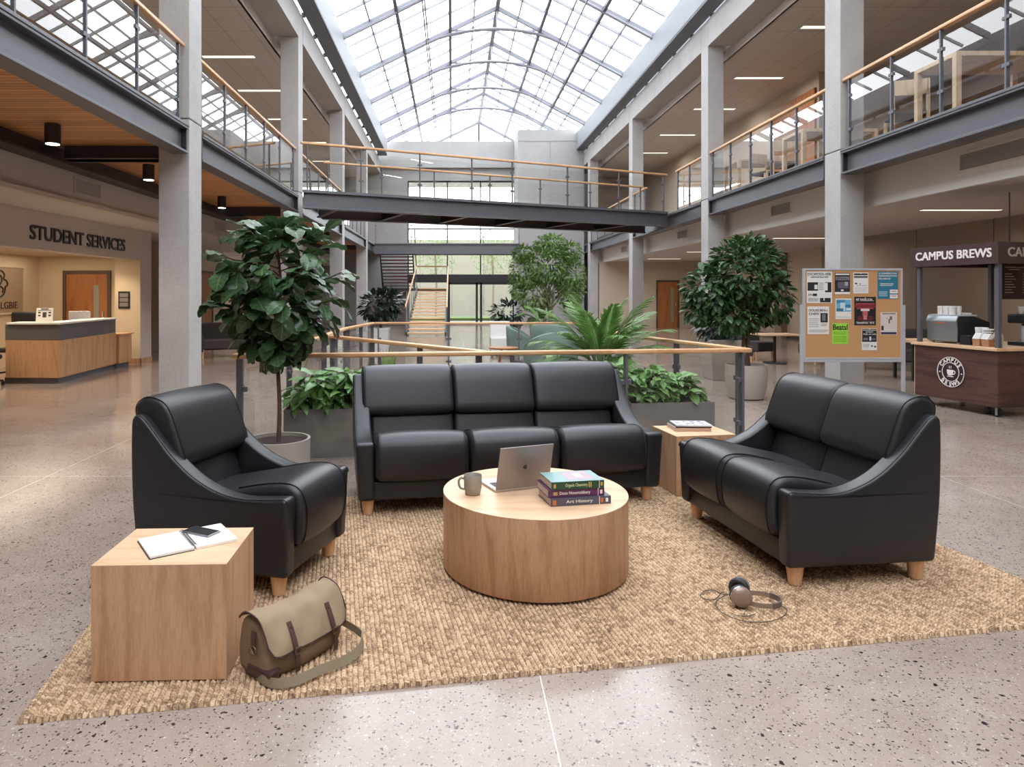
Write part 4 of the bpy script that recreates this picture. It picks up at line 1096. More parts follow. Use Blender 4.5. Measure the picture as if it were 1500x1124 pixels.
# ================================================================ MESSENGER BAG
canvas = plain('olive_canvas', C3(132, 110, 84), .9, bump=.35, bscale=380, var=.16, vscale=9)
canvasd = plain('olive_canvas_flap', C3(152, 131, 103), .9, bump=.35, bscale=380, var=.14, vscale=7)
brown = plain('brown_leather', C3(78, 54, 50), .5, var=.15, vscale=14)
brass = plain('aged_brass', C3(132, 110, 84), .35, .8)
b0 = Vector(F(388, 1001, .02)); b1 = Vector(F(497, 940, .02)); bd = b1 - b0
bag = thing('messenger_bag', 'olive canvas messenger bag with brown leather straps slumped beside the near oak cube', 'bag', (b0.x, b0.y, ZRUG), math.atan2(bd.y, bd.x))
BW = bd.length * 1.02
rng = random.Random(5)
def wob(v):
    x, y, z = v
    k = math.sin(x * 21 + z * 9) * .006 + math.sin(x * 37 - z * 23 + y * 15) * .0035
    sag = -.018 * math.sin(PI * min(1, max(0, x / BW))) * (z / .2)
    return (x, y + k * (.3 + z * 4), max(.001, z + sag + k * .4))
bp = rounded([(.0, 0, .025), (-.030, .06, .05), (.008, .165, .03), (.045, .215, .025), (.12, .228, .025), (.155, .20, .03), (.175, .08, .06), (.165, 0, .03)], .03, 6)
MB().loft(bp, 0, BW, .030, nr=5, crown=.012, nc=14, xf=wob).build('bag_body', canvas, bag, smooth=80)
# flap: follows the top and front, bottom edge with rounded corners
def flap_pt(q):   # q 0 back top .. 1 front bottom
    P = spline([(.160, .205), (.12, .238), (.045, .228), (.008, .185), (-.018, .135), (-.034, .092)], 6)
    f = q * (len(P) - 1); i = min(int(f), len(P) - 2); return P[i].lerp(P[i + 1], f - i)
fm = MB(); NXF, NQ = 26, 18
for side in (0, 1):
    vs = []
    for j in range(NQ + 1):
        for i in range(NXF + 1):
            u = i / NXF
            e = min(u, 1 - u) / .16; lim = 1.0 if e >= 1 else 1 - .20 * (1 - math.sqrt(max(0, 1 - (1 - e) ** 2)))
            p = flap_pt(j / NQ * lim)
            x = -.006 + u * (BW + .012)
            y = p.x - .004 * side + math.sin(u * 17 + j * .5) * .004; z = p.y + .004 * side + math.sin(u * 19 - j * .5) * .0035 + math.sin(u * 41 + j * .9) * .0015
            sag = -.018 * math.sin(PI * u) * (z / .2)
            vs.append((x, y - .004, z + sag + .004))
    fs = [(j * (NXF + 1) + i, j * (NXF + 1) + i + 1, (j + 1) * (NXF + 1) + i + 1, (j + 1) * (NXF + 1) + i) for j in range(NQ) for i in range(NXF)]
    fm.add(vs, fs)
flap = fm.build('flap', canvasd, bag, smooth=80, recalc=False)
def edge_at(u, q):
    e = min(u, 1 - u) / .16; lim = 1.0 if e >= 1 else 1 - .20 * (1 - math.sqrt(max(0, 1 - (1 - e) ** 2)))
    p = flap_pt(q * lim); return (-.006 + u * (BW + .012), p.x - .010, p.y + .008 - .018 * math.sin(PI * u) * (p.y / .2))
ep = [edge_at(0, q / 12) for q in range(12)] + [edge_at(u / 24, 1) for u in range(25)] + [edge_at(1, 1 - q / 12) for q in range(1, 13)]
MB().ribbon(ep, .007, .003, ups=[(0, 0, 1)] * len(ep)).build('flap_binding', brown, bag)
for u in (.30, .79):
    pts = [edge_at(u, q) for q in (.55, .68, .8, .92, 1.0)]
    pts = [(p[0], p[1] - .003, p[2] + .001) for p in pts] + [(pts[-1][0] + .002, -.055, .045), (pts[-1][0] + .002, -.050, .012)]
    s_ = MB().ribbon(pts, .022, .004, ups=[(1, 0, 0)] * len(pts)).build('leather_strap', brown, bag, bevel=.001)
    bx, by, bz = pts[4]
    k = MB()
    for z in (-.014, .010): k.box(bx - .016, bx + .016, by - .009, by - .005, bz + z, bz + z + .004)
    for x in (-.016, .012): k.box(bx + x, bx + x + .004, by - .009, by - .005, bz - .014, bz + .014)
    k.build('buckle', brass, s_)
    q = edge_at(u, .62); MB().cyl(q[0], 0, 0, .004, .005, n=12).build('stud', brass, s_, loc=(0, q[1] - .004, q[2]), rot=(R(70), 0, 0))
MB().loft(rounded([(-.032, .002), (-.040, .05), (-.036, .052), (.10, .05), (.12, .002)], .01, 3), -.006, .05, .012, nr=3, xf=wob).build('corner_patch', brown, bag, smooth=60)
# side tab, ring and shoulder strap
MB().ribbon([(-.012, .05, .19), (-.016, .05, .16), (-.014, .05, .13)], .026, .004, ups=[(0, 1, 0)] * 3).build('side_tab', brown, bag)
rg = [(-.016, .05 + .018 * math.cos(a), .118 + .016 * math.sin(a)) for a in [2 * PI * k / 16 for k in range(17)]]
MB().tube(rg, .0028, 6).build('ring', brass, bag, smooth=60)
Mi = Matrix.Rotation(-math.atan2(bd.y, bd.x), 4, 'Z')
def toloc(px, py, z):
    x, y = F(px, py, z + ZRUG); v = Mi @ Vector((x - b0.x, y - b0.y, 0)); return (v.x, v.y, z)
sp2 = spline([(-.018, .05, .105), toloc(360, 962, .045), toloc(374, 988, .018), toloc(398, 1003, .014), toloc(432, 1000, .016), toloc(468, 984, .018), toloc(500, 972, .020), toloc(524, 957, .022), toloc(531, 938, .03), toloc(522, 925, .05), (BW + .02, .06, .075), (BW + .004, .07, .11)], 8)
ups = []
for k in range(len(sp2)):
    q = k / (len(sp2) - 1)
    ups.append(Vector((.1, .9, .4)).lerp(Vector((.15, .45, .9)), min(1, q * 5)).normalized() if q < .2 else Vector((.15, .45, .9)).lerp(Vector((-.3, .2, 1)), max(0, (q - .6) * 2.2)))
MB().ribbon([(p[0], p[1], p[2] + .006) for p in sp2], .034, .0035, ups=ups).build('shoulder_strap', plain('webbing', C3(138, 124, 100), .9, bump=.5, bscale=500), bag, smooth=60)

# ================================================================ HEADPHONES
hx, hy = F(1103, 880, .03)
hp_ = thing('headphones', 'taupe and silver over-ear headphones lying on the rug by the loveseat', 'headphones', (hx, hy, ZRUG), R(-20))
taupe = plain('taupe_shell', C3(150, 130, 116), .35, .3); dk = plain('ear_pad', C3(46, 42, 42), .6); sil = plain('silver_ring', C3(200, 200, 204), .25, .8)
# band: flat loop lying on its side, opening to the left
bpts = []
for k in range(31):
    a = R(-128) + R(256) * k / 30
    bpts.append((.035 + .088 * math.cos(a), .070 * math.sin(a), .024 + .002 * math.cos(a)))
MB().ribbon(bpts[8:23], .026, .007, ups=[(0, 0, 1)] * 15).build('headband', plain('band_leather', C3(108, 92, 84), .5), hp_, smooth=60)
MB().ribbon(bpts[0:9], .022, .005, ups=[(0, 0, 1)] * 9).build('arm_slider', taupe, hp_, smooth=60)
MB().ribbon(bpts[22:31], .022, .005, ups=[(0, 0, 1)] * 9).build('arm_slider', taupe, hp_, smooth=60)
for sy, az in ((-1, 58), (1, -52)):
    e = bpy.data.objects.new('ear_cup', None)
    cup = MB()
    cup.lathe([(.001, .022), (.026, .022), (.034, .016), (.036, .006), (.036, .0)], n=32)
    c = cup.build('ear_cup', taupe, hp_, smooth=40)
    c.location = (-.055, sy * .058, .047); c.rotation_euler = (R(90 * sy * -1), 0, R(-18 * sy)); c.scale = (1.28, 1.28, 1.28)
    MB().lathe([(.037, .002), (.037, -.006)], n=32).build('silver_band', sil, c, smooth=40)
    MB().lathe([(.036, -.006), (.038, -.012), (.036, -.022), (.028, -.026), (.020, -.022), (.018, -.012), (.001, -.012)], n=32).build('ear_pad', dk, c, smooth=60)
hc = math.radians(20)
def cl(px, py, z=.004):
    x, y = F(px, py, ZRUG + z); v = Matrix.Rotation(hc, 3, 'Z') @ Vector((x - hx, y - hy, 0)); return (v.x, v.y, z)
cab = spline([cl(1068, 872, .02), cl(1058, 868), cl(1048, 878), cl(1034, 878), cl(1026, 873), cl(1032, 866), cl(1046, 865), cl(1056, 870), cl(1066, 872)], 7)
MB().tube(cab, .0018, 6).build('cable', dk, hp_, smooth=60)
cab = spline([cl(1062, 873), cl(1050, 880), cl(1050, 890), cl(1062, 900), cl(1085, 909), cl(1110, 912), cl(1134, 909), cl(1150, 901), cl(1152, 893), cl(1144, 887)], 7)
MB().tube(cab, .0018, 6).build('cable', dk, hp_, smooth=60)
cab = spline([cl(1071, 898), cl(1080, 902), cl(1094, 903), cl(1106, 900)], 7)
MB().tube(cab, .0018, 6).build('cable', dk, hp_, smooth=60)
# ================================================================ RAILED GARDEN ENCLOSURE
HR = .985
def rail(a, b, label, posts=None, step=1.1, ends=(True, True)):
    return balustrade([a, b], label, 0, HR, posts, step, railw=.085, hr=.04, postw=.06, glass='glassf')
c0 = (-1.84, 5.80); c1 = (2.79, 6.44); L01 = math.hypot(4.63, .64)
rail(c0, c1, 'front glass balustrade with oak handrail running behind the black sofa', [.05, 1.22, 2.40, 3.47, L01 - .06])
rail((-1.84, 5.87), (-1.56, 8.40), 'left glass balustrade with oak handrail going back beside the fiddle-leaf tree')
rail((-1.50, 8.46), (.27, 6.20), 'slanting glass balustrade with oak handrail crossing behind the sofa')
rail((2.77, 6.52), (2.18, 8.8), 'right glass balustrade with oak handrail going back towards the palm', [.05, 1.1, 2.3])
rail((-1.60, 8.5), (-1.62, 10.4), 'left glass balustrade with oak handrail, second run past the leafy planter')
rail((-1.60, 10.45), (-1.42, 12.2), 'left glass balustrade with oak handrail, last run before the far corner')
rail((-1.36, 12.25), (2.5, 12.25), 'far glass balustrade with oak handrail in front of the staircase', step=1.25)
rail((2.2, 8.86), (2.54, 12.2), 'right glass balustrade with oak handrail, hidden end behind the palm')

# ================================================================ PLANTS
def foliage_ball(mb, rnd, c, rx, rz, n, L, W, shape, droop=.3, shell=.55, n_seg=4):
    for i in range(n):
        d = Vector((rnd.gauss(0, 1), rnd.gauss(0, 1), rnd.gauss(0, 1))).normalized()
        q = rnd.random() ** (1 / 3) * (1 - shell) + shell * (.75 + .25 * rnd.random())
        q = min(q, 1)
        p = Vector((c[0] + d.x * rx * q, c[1] + d.y * rx * q, c[2] + d.z * rz * q))
        dd = (d + Vector((rnd.uniform(-.6, .6), rnd.uniform(-.6, .6), rnd.uniform(-.3, .5) - droop))).normalized()
        l = L * rnd.uniform(.7, 1.2)
        mb.leaf(p, dd, (rnd.uniform(-.5, .5), rnd.uniform(-.5, .5), 1), l, W * l / L * rnd.uniform(.8, 1.15), rnd.uniform(.1, .7), rnd.uniform(.1, .4), n=n_seg, shape=shape)
def round_pot(par, r0, r1, h, mat, soilz=None):
    MB().lathe([(r0 * .9, 0), (r0, .02), (r1, h - .01), (r1, h), (r1 - .02, h), (r1 - .022, h - .05), (.01, h - .052)], n=48).build('pot', mat, par, smooth=40)
    s = MB(); rr = random.Random(1)
    s.lathe([(r1 - .023, h - .03), (.01, h - .025)], n=40); s.build('soil', M_['soil'], par)

# fiddle-leaf fig
rnd = random.Random(11)
fx = (408 - 662) * .00545; t = thing('fiddle_leaf_fig', 'tall fiddle-leaf fig tree in a round taupe pot between the armchair and sofa', 'potted tree', (fx + .0, 5.45, 0))
round_pot(t, .245, .25, .345, M_['pot'])
MB().tube(spline([(0.0, 0, .30), (.008, 0, .6), (-.004, 0, .9), (.0, 0, 1.15), (.02, .0, 1.55), (-.02, 0, 1.95)], 6), .019, 10, rf=lambda q: 1 - .55 * q).build('trunk', M_['bark'], t, smooth=60)
brn = MB(); fol = MB()
ends = []
for k in range(34):
    a = k * 2.4 + rnd.uniform(-.3, .3); z0 = 1.0 + .95 * (k / 34); sp = .62 * math.sin(PI * min(.97, (.16 + .80 * (1 - k / 34)))) ** .8 * rnd.uniform(.7, 1.0)
    if k > 30: sp *= .5
    p0_ = Vector((0, 0, z0)); p1_ = Vector((math.cos(a) * sp * .62, math.sin(a) * sp * .62, z0 + .06 + rnd.uniform(-.05, .08)))
    p2_ = p1_ + Vector((math.cos(a) * sp * .28, math.sin(a) * sp * .28, .06))
    brn.tube(spline([p0_, (p0_ + p1_) / 2 + Vector((0, 0, .02)), p1_, p2_], 3), .006, 5)
    n = 11
    for j in range(n):
        f = .25 + .75 * j / (n - 1); b = p0_.lerp(p1_, min(1, f * 1.3)) if f < .77 else p1_.lerp(p2_, (f - .77) / .23)
        az = a + rnd.uniform(-1.25, 1.25); el = rnd.uniform(-.75, .55) + (.35 if z0 > 1.75 else 0) - (.35 if z0 < 1.3 else 0)
        d = (math.cos(az) * math.cos(el), math.sin(az) * math.cos(el), math.sin(el))
        l = rnd.uniform(.17, .265)
        fol.leaf(b, d, (rnd.uniform(-.45, .45), rnd.uniform(-.45, .45), 1), l, l * .66, rnd.uniform(.2, .9), rnd.uniform(.12, .35), n=8, shape='fiddle', wide=True)
for k in range(9):
    a = k * 2.4; d = (math.cos(a) * .8, math.sin(a) * .8, 1.0); fol.leaf((0, 0, 1.93 + .008 * k), d, (.3 * math.cos(a), .3, 1), .2, .12, .5, .25, n=7, shape='fiddle')
brn.build('branches', M_['bark'], t, smooth=60); fol.build('foliage', M_['lfig'], t, smooth=180, recalc=False, uv=True)

# trough planters behind the front rail
pa = Vector((-1.53, 6.2)); pb = Vector((2.57, 6.67)); pd = pb - pa; pang = math.atan2(pd.y, pd.x); PL = pd.length
for (u0, u1, lab) in ((0, 1.12, 'grey rectangular planter box behind the glass rail, left of the sofa'), (2.45, PL, 'grey rectangular planter box behind the glass rail, right of the sofa')):
    q0 = pa + pd.normalized() * u0; W_ = u1 - u0
    t = thing('trough_planter', lab, 'planter', (q0.x, q0.y, 0), pang)
    MB().box(0, W_, 0, .022, 0, .44).box(0, W_, .40, .422, 0, .44).box(0, .022, .022, .40, 0, .44).box(W_ - .022, W_, .022, .40, 0, .44).box(0, W_, .02, .40, .0, .02).build('box', M_['potd'], t, bevel=.002)
    MB().box(.022, W_ - .022, .022, .40, .34, .385).build('soil', M_['soil'], t)
def planter_plant(u, v, seed, h, n, label, L=.20, W=.085, mat='llush', spread=.28, shape='lance'):
    q = pa + pd.normalized() * u + Vector((-pd.y, pd.x)).normalized() * v
    r_ = random.Random(seed); tt = thing('leafy_plant', label, 'plant', (q.x, q.y, .383), 0, 'leafy plants in the trough planter')
    fo = MB(); st_ = MB()
    for k in range(n):
        a = r_.uniform(0, 2 * PI); f = r_.random(); rr = spread * f ** .6; zt = h * (.35 + .65 * r_.random()) * (1 - .45 * f * f)
        tip = Vector((math.cos(a) * rr, math.sin(a) * rr * .75, zt))
        if k % 3 == 0: st_.tube([(0, 0, -.02), (tip.x * .4, tip.y * .4, zt * .55), tip], .004, 5)
        az = a + r_.uniform(-.9, .9); el = r_.uniform(-.3, .9) - .4 * f
        l = L * r_.uniform(.7, 1.2)
        fo.leaf(tip - Vector((math.cos(az), math.sin(az), 0)) * l * .3, (math.cos(az) * math.cos(el), math.sin(az) * math.cos(el), math.sin(el)), (r_.uniform(-.4, .4), r_.uniform(-.6, .2), 1), l, W * l / L, r_.uniform(.3, 1.2), r_.uniform(.1, .35), shape=shape)
    st_.build('stems', M_['lpalm'], tt, smooth=60); fo.build('foliage', M_[mat], tt, smooth=180, recalc=False, uv=True)
sp_names = ['bushy variegated plant at the left end of the grey planter', 'bushy variegated plant beside the left arm of the sofa in the grey planter', 'leafy plant just above the left sofa back in the grey planter']
planter_plant(.27, .2, 1, .36, 150, sp_names[0])
planter_plant(.58, .2, 2, .40, 150, sp_names[1], L=.22)
planter_plant(.90, .2, 3, .34, 110, sp_names[2])
planter_plant(2.85, .2, 4, .34, 200, 'small-leaved leafy plant in the grey planter under the palm', L=.13, W=.06, spread=.3)
planter_plant(3.20, .2, 5, .42, 240, 'small-leaved leafy plant in the grey planter right of the sofa', L=.13, W=.06)
planter_plant(3.55, .2, 6, .38, 230, 'round-leaved plant second from the right end of the grey planter', L=.12, W=.07)
planter_plant(3.84, .2, 7, .33, 180, 'round-leaved plant at the right end of the grey planter', L=.12, W=.075, spread=.25)
# striped upright plant above the sofa's left seat
sx_, sy_ = (568 - 662) * .0092, 9.2
t = thing('snake_plant', 'upright striped sansevieria plant seen above the left sofa headrest', 'plant', (sx_, sy_, 0))
round_pot(t, .14, .17, .36, M_['potd'])
f = MB()
for k in range(11):
    a = k * 2.4; f.leaf((math.cos(a) * .05, math.sin(a) * .05, .33), (math.cos(a) * .22, math.sin(a) * .22, 1), (math.cos(a), math.sin(a), .2), .42 * (.8 + .03 * k), .055, .1, .3, shape='lance')
f.build('leaves', M_['llush'], t, smooth=180, recalc=False, uv=True)

# palm
def palm(name, label, x, y, zc, n, Lf, seed, pot=True, lw=.024, ll=.30, mat='lpalm', maxel=1.35, minel=.25, potm='potd', bend0=1.0, bend1=.8):
    r_ = random.Random(seed); t = thing(name, label, 'potted plant', (x, y, 0))
    if pot: round_pot(t, .22, .27, zc - .08, M_[potm])
    stem = MB(); lf = MB()
    for k in range(n):
        a = k * 2.39996 + r_.uniform(-.2, .2); q = k / n; el = maxel - (maxel - minel) * q ** .8
        L_ = Lf * r_.uniform(.85, 1.1); p = Vector((math.cos(a) * .03, math.sin(a) * .03, zc - .08)); d = Vector((math.cos(a) * math.cos(el), math.sin(a) * math.cos(el), math.sin(el)))
        side = d.cross(Vector((0, 0, 1))).normalized(); pts = [p.copy()]; ds = [d.copy()]; N = 22
        bend = (bend0 + bend1 * q)
        for j in range(N):
            d = (Quaternion(side, -bend / N * (.3 + 1.4 * j / N)) @ d); p = p + d * L_ / N; pts.append(p.copy()); ds.append(d.copy())
        stem.tube(pts, .006, 5, rf=lambda s: 1 - .8 * s)
        for j in range(5, N):
            f_ = j / N
            for s in (-1, 1):
                for e in (0, .5):
                    pp = pts[j].lerp(pts[j + 1], e); dj = ds[j]
                    sd = side * s; ln = ll * math.sin(PI * min(1, (f_ - .12) * 1.1)) ** .6 * (1 - .35 * f_)
                    dl = (dj * (.75 + .4 * f_) + sd * .85 + Vector((0, 0, .12))).normalized()
                    lf.leaf(pp, dl, side.cross(dj) , ln * r_.uniform(.9, 1.1), lw, r_.uniform(.25, .7), .15, n=3, shape='lance')
    stem.build('stems', M_['lpalm'], t, smooth=60); lf.build('fronds', M_[mat], t, smooth=180, recalc=False, uv=True)
palm('areca_palm', 'feathery green palm rising behind the right end of the sofa', 1.72, 7.85, .72, 26, .95, 4, ll=.30, lw=.022, bend0=.55, bend1=.75, maxel=1.5, minel=.45)
# ficus on the right
def round_tree(name, label, x, y, potf, trunk, crown, n, L, W, mat, seed, shape='oval', multi=1, cat='potted tree', tb='bark', twist=False):
    r_ = random.Random(seed); t = thing(name, label, cat, (x, y, 0)); potf(t)
    z0, z1, r0 = trunk; tr = MB()
    for m in range(multi):
        a = 2 * PI * m / multi
        pts = spline([(math.cos(a + q * 2.2) * r0 * (1.2 + (q * 1.5 if not twist else .2)) * (multi > 1), math.sin(a + q * 2.2) * r0 * 1.4 * (multi > 1), z0 + (z1 - z0) * q) for q in (0, .25, .5, .75, 1)], 4)
        tr.tube(pts, r0, 9, rf=lambda q: 1 - .5 * q)
        for b_ in range(5):
            az = a + b_ * 1.3; e = Vector((math.cos(az), math.sin(az), 0)); P0 = Vector(pts[int(len(pts) * (.55 + .08 * b_)) if int(len(pts) * (.55 + .08 * b_)) < len(pts) else -1])
            tr.tube([P0, P0 + e * .15 + Vector((0, 0, .18)), P0 + e * .32 + Vector((0, 0, .42))], r0 * .45, 6, rf=lambda q: 1 - .6 * q)
    tr.build('trunk', M_[tb], t, smooth=60)
    fo = MB()
    for (cx, cy, cz, rx, rz, w) in crown: foliage_ball(fo, r_, (cx, cy, cz), rx, rz, int(n * w), L, W, shape, n_seg=3)
    fo.build('foliage', M_[mat], t, smooth=180, recalc=False, uv=True); return t
def pot_ficus(t): MB().lathe([(.20, 0), (.235, .02), (.275, .20), (.285, .36), (.275, .49), (.262, .49), (.25, .43), (.01, .43)], n=48).build('pot', M_['pot'], t, smooth=40); MB().lathe([(.25, .44), (.01, .45)], n=30).build('soil', M_['soil'], t)
round_tree('ficus_tree', 'ficus tree with braided trunk in a round taupe pot left of the notice board', 4.20, 9.75, pot_ficus, (.42, 1.25, .028),
           [(-.02, 0, 1.78, .55, .52, 1.0), (-.5, 0, 1.55, .36, .34, .42), (.36, 0, 1.45, .30, .36, .3), (-.15, 0, 1.2, .40, .25, .38), (-.62, .1, 1.28, .22, .2, .15), (.05, 0, 2.08, .34, .22, .2)], 1150, .125, .066, 'lfic', 21, multi=3, twist=True)
# second pot behind it
t = thing('square_planter', 'taller tapered grey planter with dark broad leaves behind the ficus pot', 'planter', (4.75, 12.0, 0))
MB().prism2([(-.25, -.25, 0), (.25, -.25, 0), (.25, .25, 0), (-.25, .25, 0)], [(-.33, -.33, .70), (.33, -.33, .70), (.33, .33, .70), (-.33, .33, .70)]).build('box', M_['pot'], t, bevel=.01)
MB().box(-.29, .29, -.29, .29, .70, .705).build('soil', M_['soil'], t)
f = MB(); r_ = random.Random(9); foliage_ball(f, r_, (-.05, 0, .95), .34, .25, 140, .24, .10, 'lance'); f.build('foliage', M_['ldark'], t, smooth=180, recalc=False, uv=True)
# weeping fig at the centre back
def pot_w(t): round_pot(t, .36, .42, .55, M_['pot'])
def toX(px, Y): return (px - 662) * Y / 1000
round_tree('weeping_fig', 'large airy weeping fig tree in the centre distance in front of the tower wall', toX(803, 17), 17, pot_w, (.4, 1.55, .05),
           [(0, 0, 2.25, .62, .55, .8), (-.55, 0, 2.05, .42, .45, .45), (.52, 0, 1.95, .42, .50, .5), (.05, 0, 2.68, .42, .28, .35), (-.35, 0, 1.45, .42, .38, .40), (.55, 0, 1.5, .35, .35, .3), (-.62, .1, 2.5, .26, .2, .18), (.55, .1, 2.55, .3, .22, .22), (-.75, 0, 1.65, .2, .3, .12)], 1900, .12, .04, 'lweep', 22, shape='lance', multi=3, tb='barkl')
# rubber plant by the left columns
def pot_r(t): MB().prism2([(-.2, -.2, 0), (.2, -.2, 0), (.2, .2, 0), (-.2, .2, 0)], [(-.24, -.24, .62), (.24, -.24, .62), (.24, .24, .62), (-.24, .24, .62)]).build('pot', M_['wht'], t, bevel=.01)
round_tree('rubber_plant', 'dark rubber plant in a pale square pot at the foot of the far left columns', toX(557, 17.5), 17.5, pot_r, (.6, .95, .02), [(0, 0, 1.18, .50, .36, 1.0), (.25, 0, 1.35, .3, .22, .3)], 250, .22, .10, 'ldark', 23, multi=3, twist=True)
# fern and bright plant near the weeping fig
t = thing('dark_shrub', 'dark leafy shrub in a grey pot left of the weeping fig', 'potted plant', (toX(743, 19), 19, 0)); round_pot(t, .30, .36, .66, M_['potd'])
f = MB(); foliage_ball(f, random.Random(3), (0, 0, .95), .42, .34, 260, .2, .07, 'lance'); f.build('foliage', M_['ldark'], t, smooth=180, recalc=False, uv=True)
palm('dracaena_plant', 'bright arching leafy plant in front of the weeping fig trunk', toX(793, 15.2), 15.2, .92, 10, .55, 8, lw=.06, ll=.2, mat='llush', potm='pot')

# ================================================================ LOUNGE BEYOND THE RAIL
def tub_chair(label, x, y, rz, w=.78, h=.82, fab='green'):
    t = thing('lounge_chair', label, 'armchair', (x, y, 0), rz)
    m = MB(); n = 26; vs = []
    for j, (zz) in enumerate((.14, .45, h)):
        pass
    for a0 in range(n + 1):
        a = R(-35) + R(250) * a0 / n
        hh = .50 + (h - .50) * max(0, math.sin((a0 / n) * PI)) ** .7
        for (r, z) in ((w / 2, .16), (w / 2 + .02, hh * .7), (w / 2 + .03, hh - .02), (w / 2 + .0, hh), (w / 2 - .06, hh - .02), (w / 2 - .08, .16)):
            vs.append((r * math.cos(a), r * math.sin(a), z))
    fs = [(i * 6 + j, (i + 1) * 6 + j, (i + 1) * 6 + (j + 1) % 6, i * 6 + (j + 1) % 6) for i in range(n) for j in range(6)]
    fs += [tuple(range(6)), tuple(n * 6 + 5 - i for i in range(6))]
    m.add(vs, fs); m.build('shell', M_[fab], t, smooth=60)
    MB().lathe([(.26, .20), (.31, .24), (.31, .40), (.27, .44), (.01, .445)], n=28).build('seat', M_[fab], t, smooth=50)
    for k in range(4):
        a = PI / 4 + k * PI / 2; MB().cyl(.26 * math.cos(a), .26 * math.sin(a), 0, .21, .014, .02, n=12).build('leg', M_['legwood'], t, smooth=50)
    return t
tub_chair('sage green lounge chair nearest, beyond the slanting rail and left of the palm', toX(806, 10.8), 10.8, R(200), .80, .92)
tub_chair('sage green lounge chair with an oak-trimmed back, behind the nearest green chair', toX(812, 13.4), 13.4, R(150), .9, .92)
tub_chair('narrow sage green lounge chair by the small round table in the distance', toX(764, 14.8), 14.8, R(80), .62, .80)
t = thing('round_side_table', 'small round wooden table among the green lounge chairs', 'table', (toX(738, 13.3), 13.3, 0))
MB().lathe([(.27, .42), (.29, .43), (.29, .45), (.01, .452)], n=36).build('table_top', M_['door'], t, smooth=40)
for k in range(3):
    a = k * 2.1; MB().tube([(.08 * math.cos(a), .08 * math.sin(a), .42), (.22 * math.cos(a), .22 * math.sin(a), 0)], .015, 8).build('leg', M_['door'], t, smooth=50)
t = thing('block_seat', 'white upholstered block chair behind the small round table', 'chair', (toX(733, 16.5), 16.5, 0))
MB().box(-.25, .25, -.25, .25, .08, .45).build('seat', M_['wht'], t, bevel=.03); MB().box(-.25, .25, .2, .3, .3, .82).build('backrest', M_['wht'], t, bevel=.03)
for sx in (-.2, .2):
    for sy in (-.2, .2): MB().cyl(sx, sy, 0, .08, .02, n=12).build('leg', M_['blk'], t)
def grey_chair(label, x, y, rz, w=.72, h=.80, dpt=.72, seat=.42, fab='char', arms=True, n=1, name='fabric_armchair', cat='armchair'):
    t = thing(name, label, cat, (x, y, 0), rz)
    MB().box(-w / 2 + .08, w / 2 - .08, 0, dpt - .12, .2, seat).build('seat', M_[fab], t, bevel=.03, seg=3)
    MB().box(-w / 2, w / 2, dpt - .16, dpt, .14, h).build('backrest', M_[fab], t, bevel=.04, seg=3)
    if arms:
        for s in (-1, 1): MB().box(s * w / 2 - (.09 if s > 0 else 0), s * w / 2 + (.09 if s < 0 else 0), 0, dpt - .1, .14, .56).build('arm', M_[fab], t, bevel=.03, seg=3)
    for sx in (-1, 1):
        for yy in (.06, dpt - .08): MB().cyl(sx * (w / 2 - .08), yy, 0, .2, .018, .026, n=12).build('leg', M_['legwood'], t, smooth=50)
    return t
grey_chair('dark fabric armchair against the left wall, seen between the first column and fig tree', -5.35, 15.9, R(25), 1.0, .80)
grey_chair('dark fabric sofa behind the fiddle-leaf tree against the left wall', -4.95, 18.2, R(-60), 1.6, .78, name='fabric_sofa', cat='sofa')
grey_chair('dark fabric chair left of the lounge table behind the ficus', 7.0, 15.2, R(20), .62, .85, .65, arms=False, name='fabric_chair', cat='chair')
grey_chair('dark fabric chair right of the lounge table, beside the notice board', 7.55, 14.6, R(-80), .62, .85, .65, arms=False, name='fabric_chair', cat='chair')
grey_chair('dark fabric chair half hidden behind the ficus trunk at the lounge table', 6.2, 14.3, R(95), .62, .85, .65, arms=False, name='fabric_chair', cat='chair')
t = thing('lounge_table', 'low wooden lounge table between the dark chairs behind the ficus', 'table', (6.95, 14.7, 0))
MB().box(-.4, .4, -.3, .3, .60, .635).build('table_top', M_['woodtop'], t, bevel=.004)
MB().cyl(0, 0, .02, .60, .03, n=16).build('pedestal', M_['blk'], t); MB().cyl(0, 0, 0, .02, .24, n=24).build('base', M_['blk'], t)
grey_chair('long dark fabric bench seen under the notice board', 8.6, 13.0, R(-35), 1.5, .80, .7, name='fabric_bench', cat='bench')
t = thing('lounge_table', 'low wooden table between the bench and the coffee cart', 'table', (8.4, 11.9, 0))
MB().box(-.6, .4, -.3, .3, .66, .70).build('table_top', M_['woodtop'], t, bevel=.004)
for sx in (-.52, .32):
    for sy in (-.24, .24): MB().box(sx - .02, sx + .02, sy - .02, sy + .02, 0, .66).build('leg', M_['blk'], t)

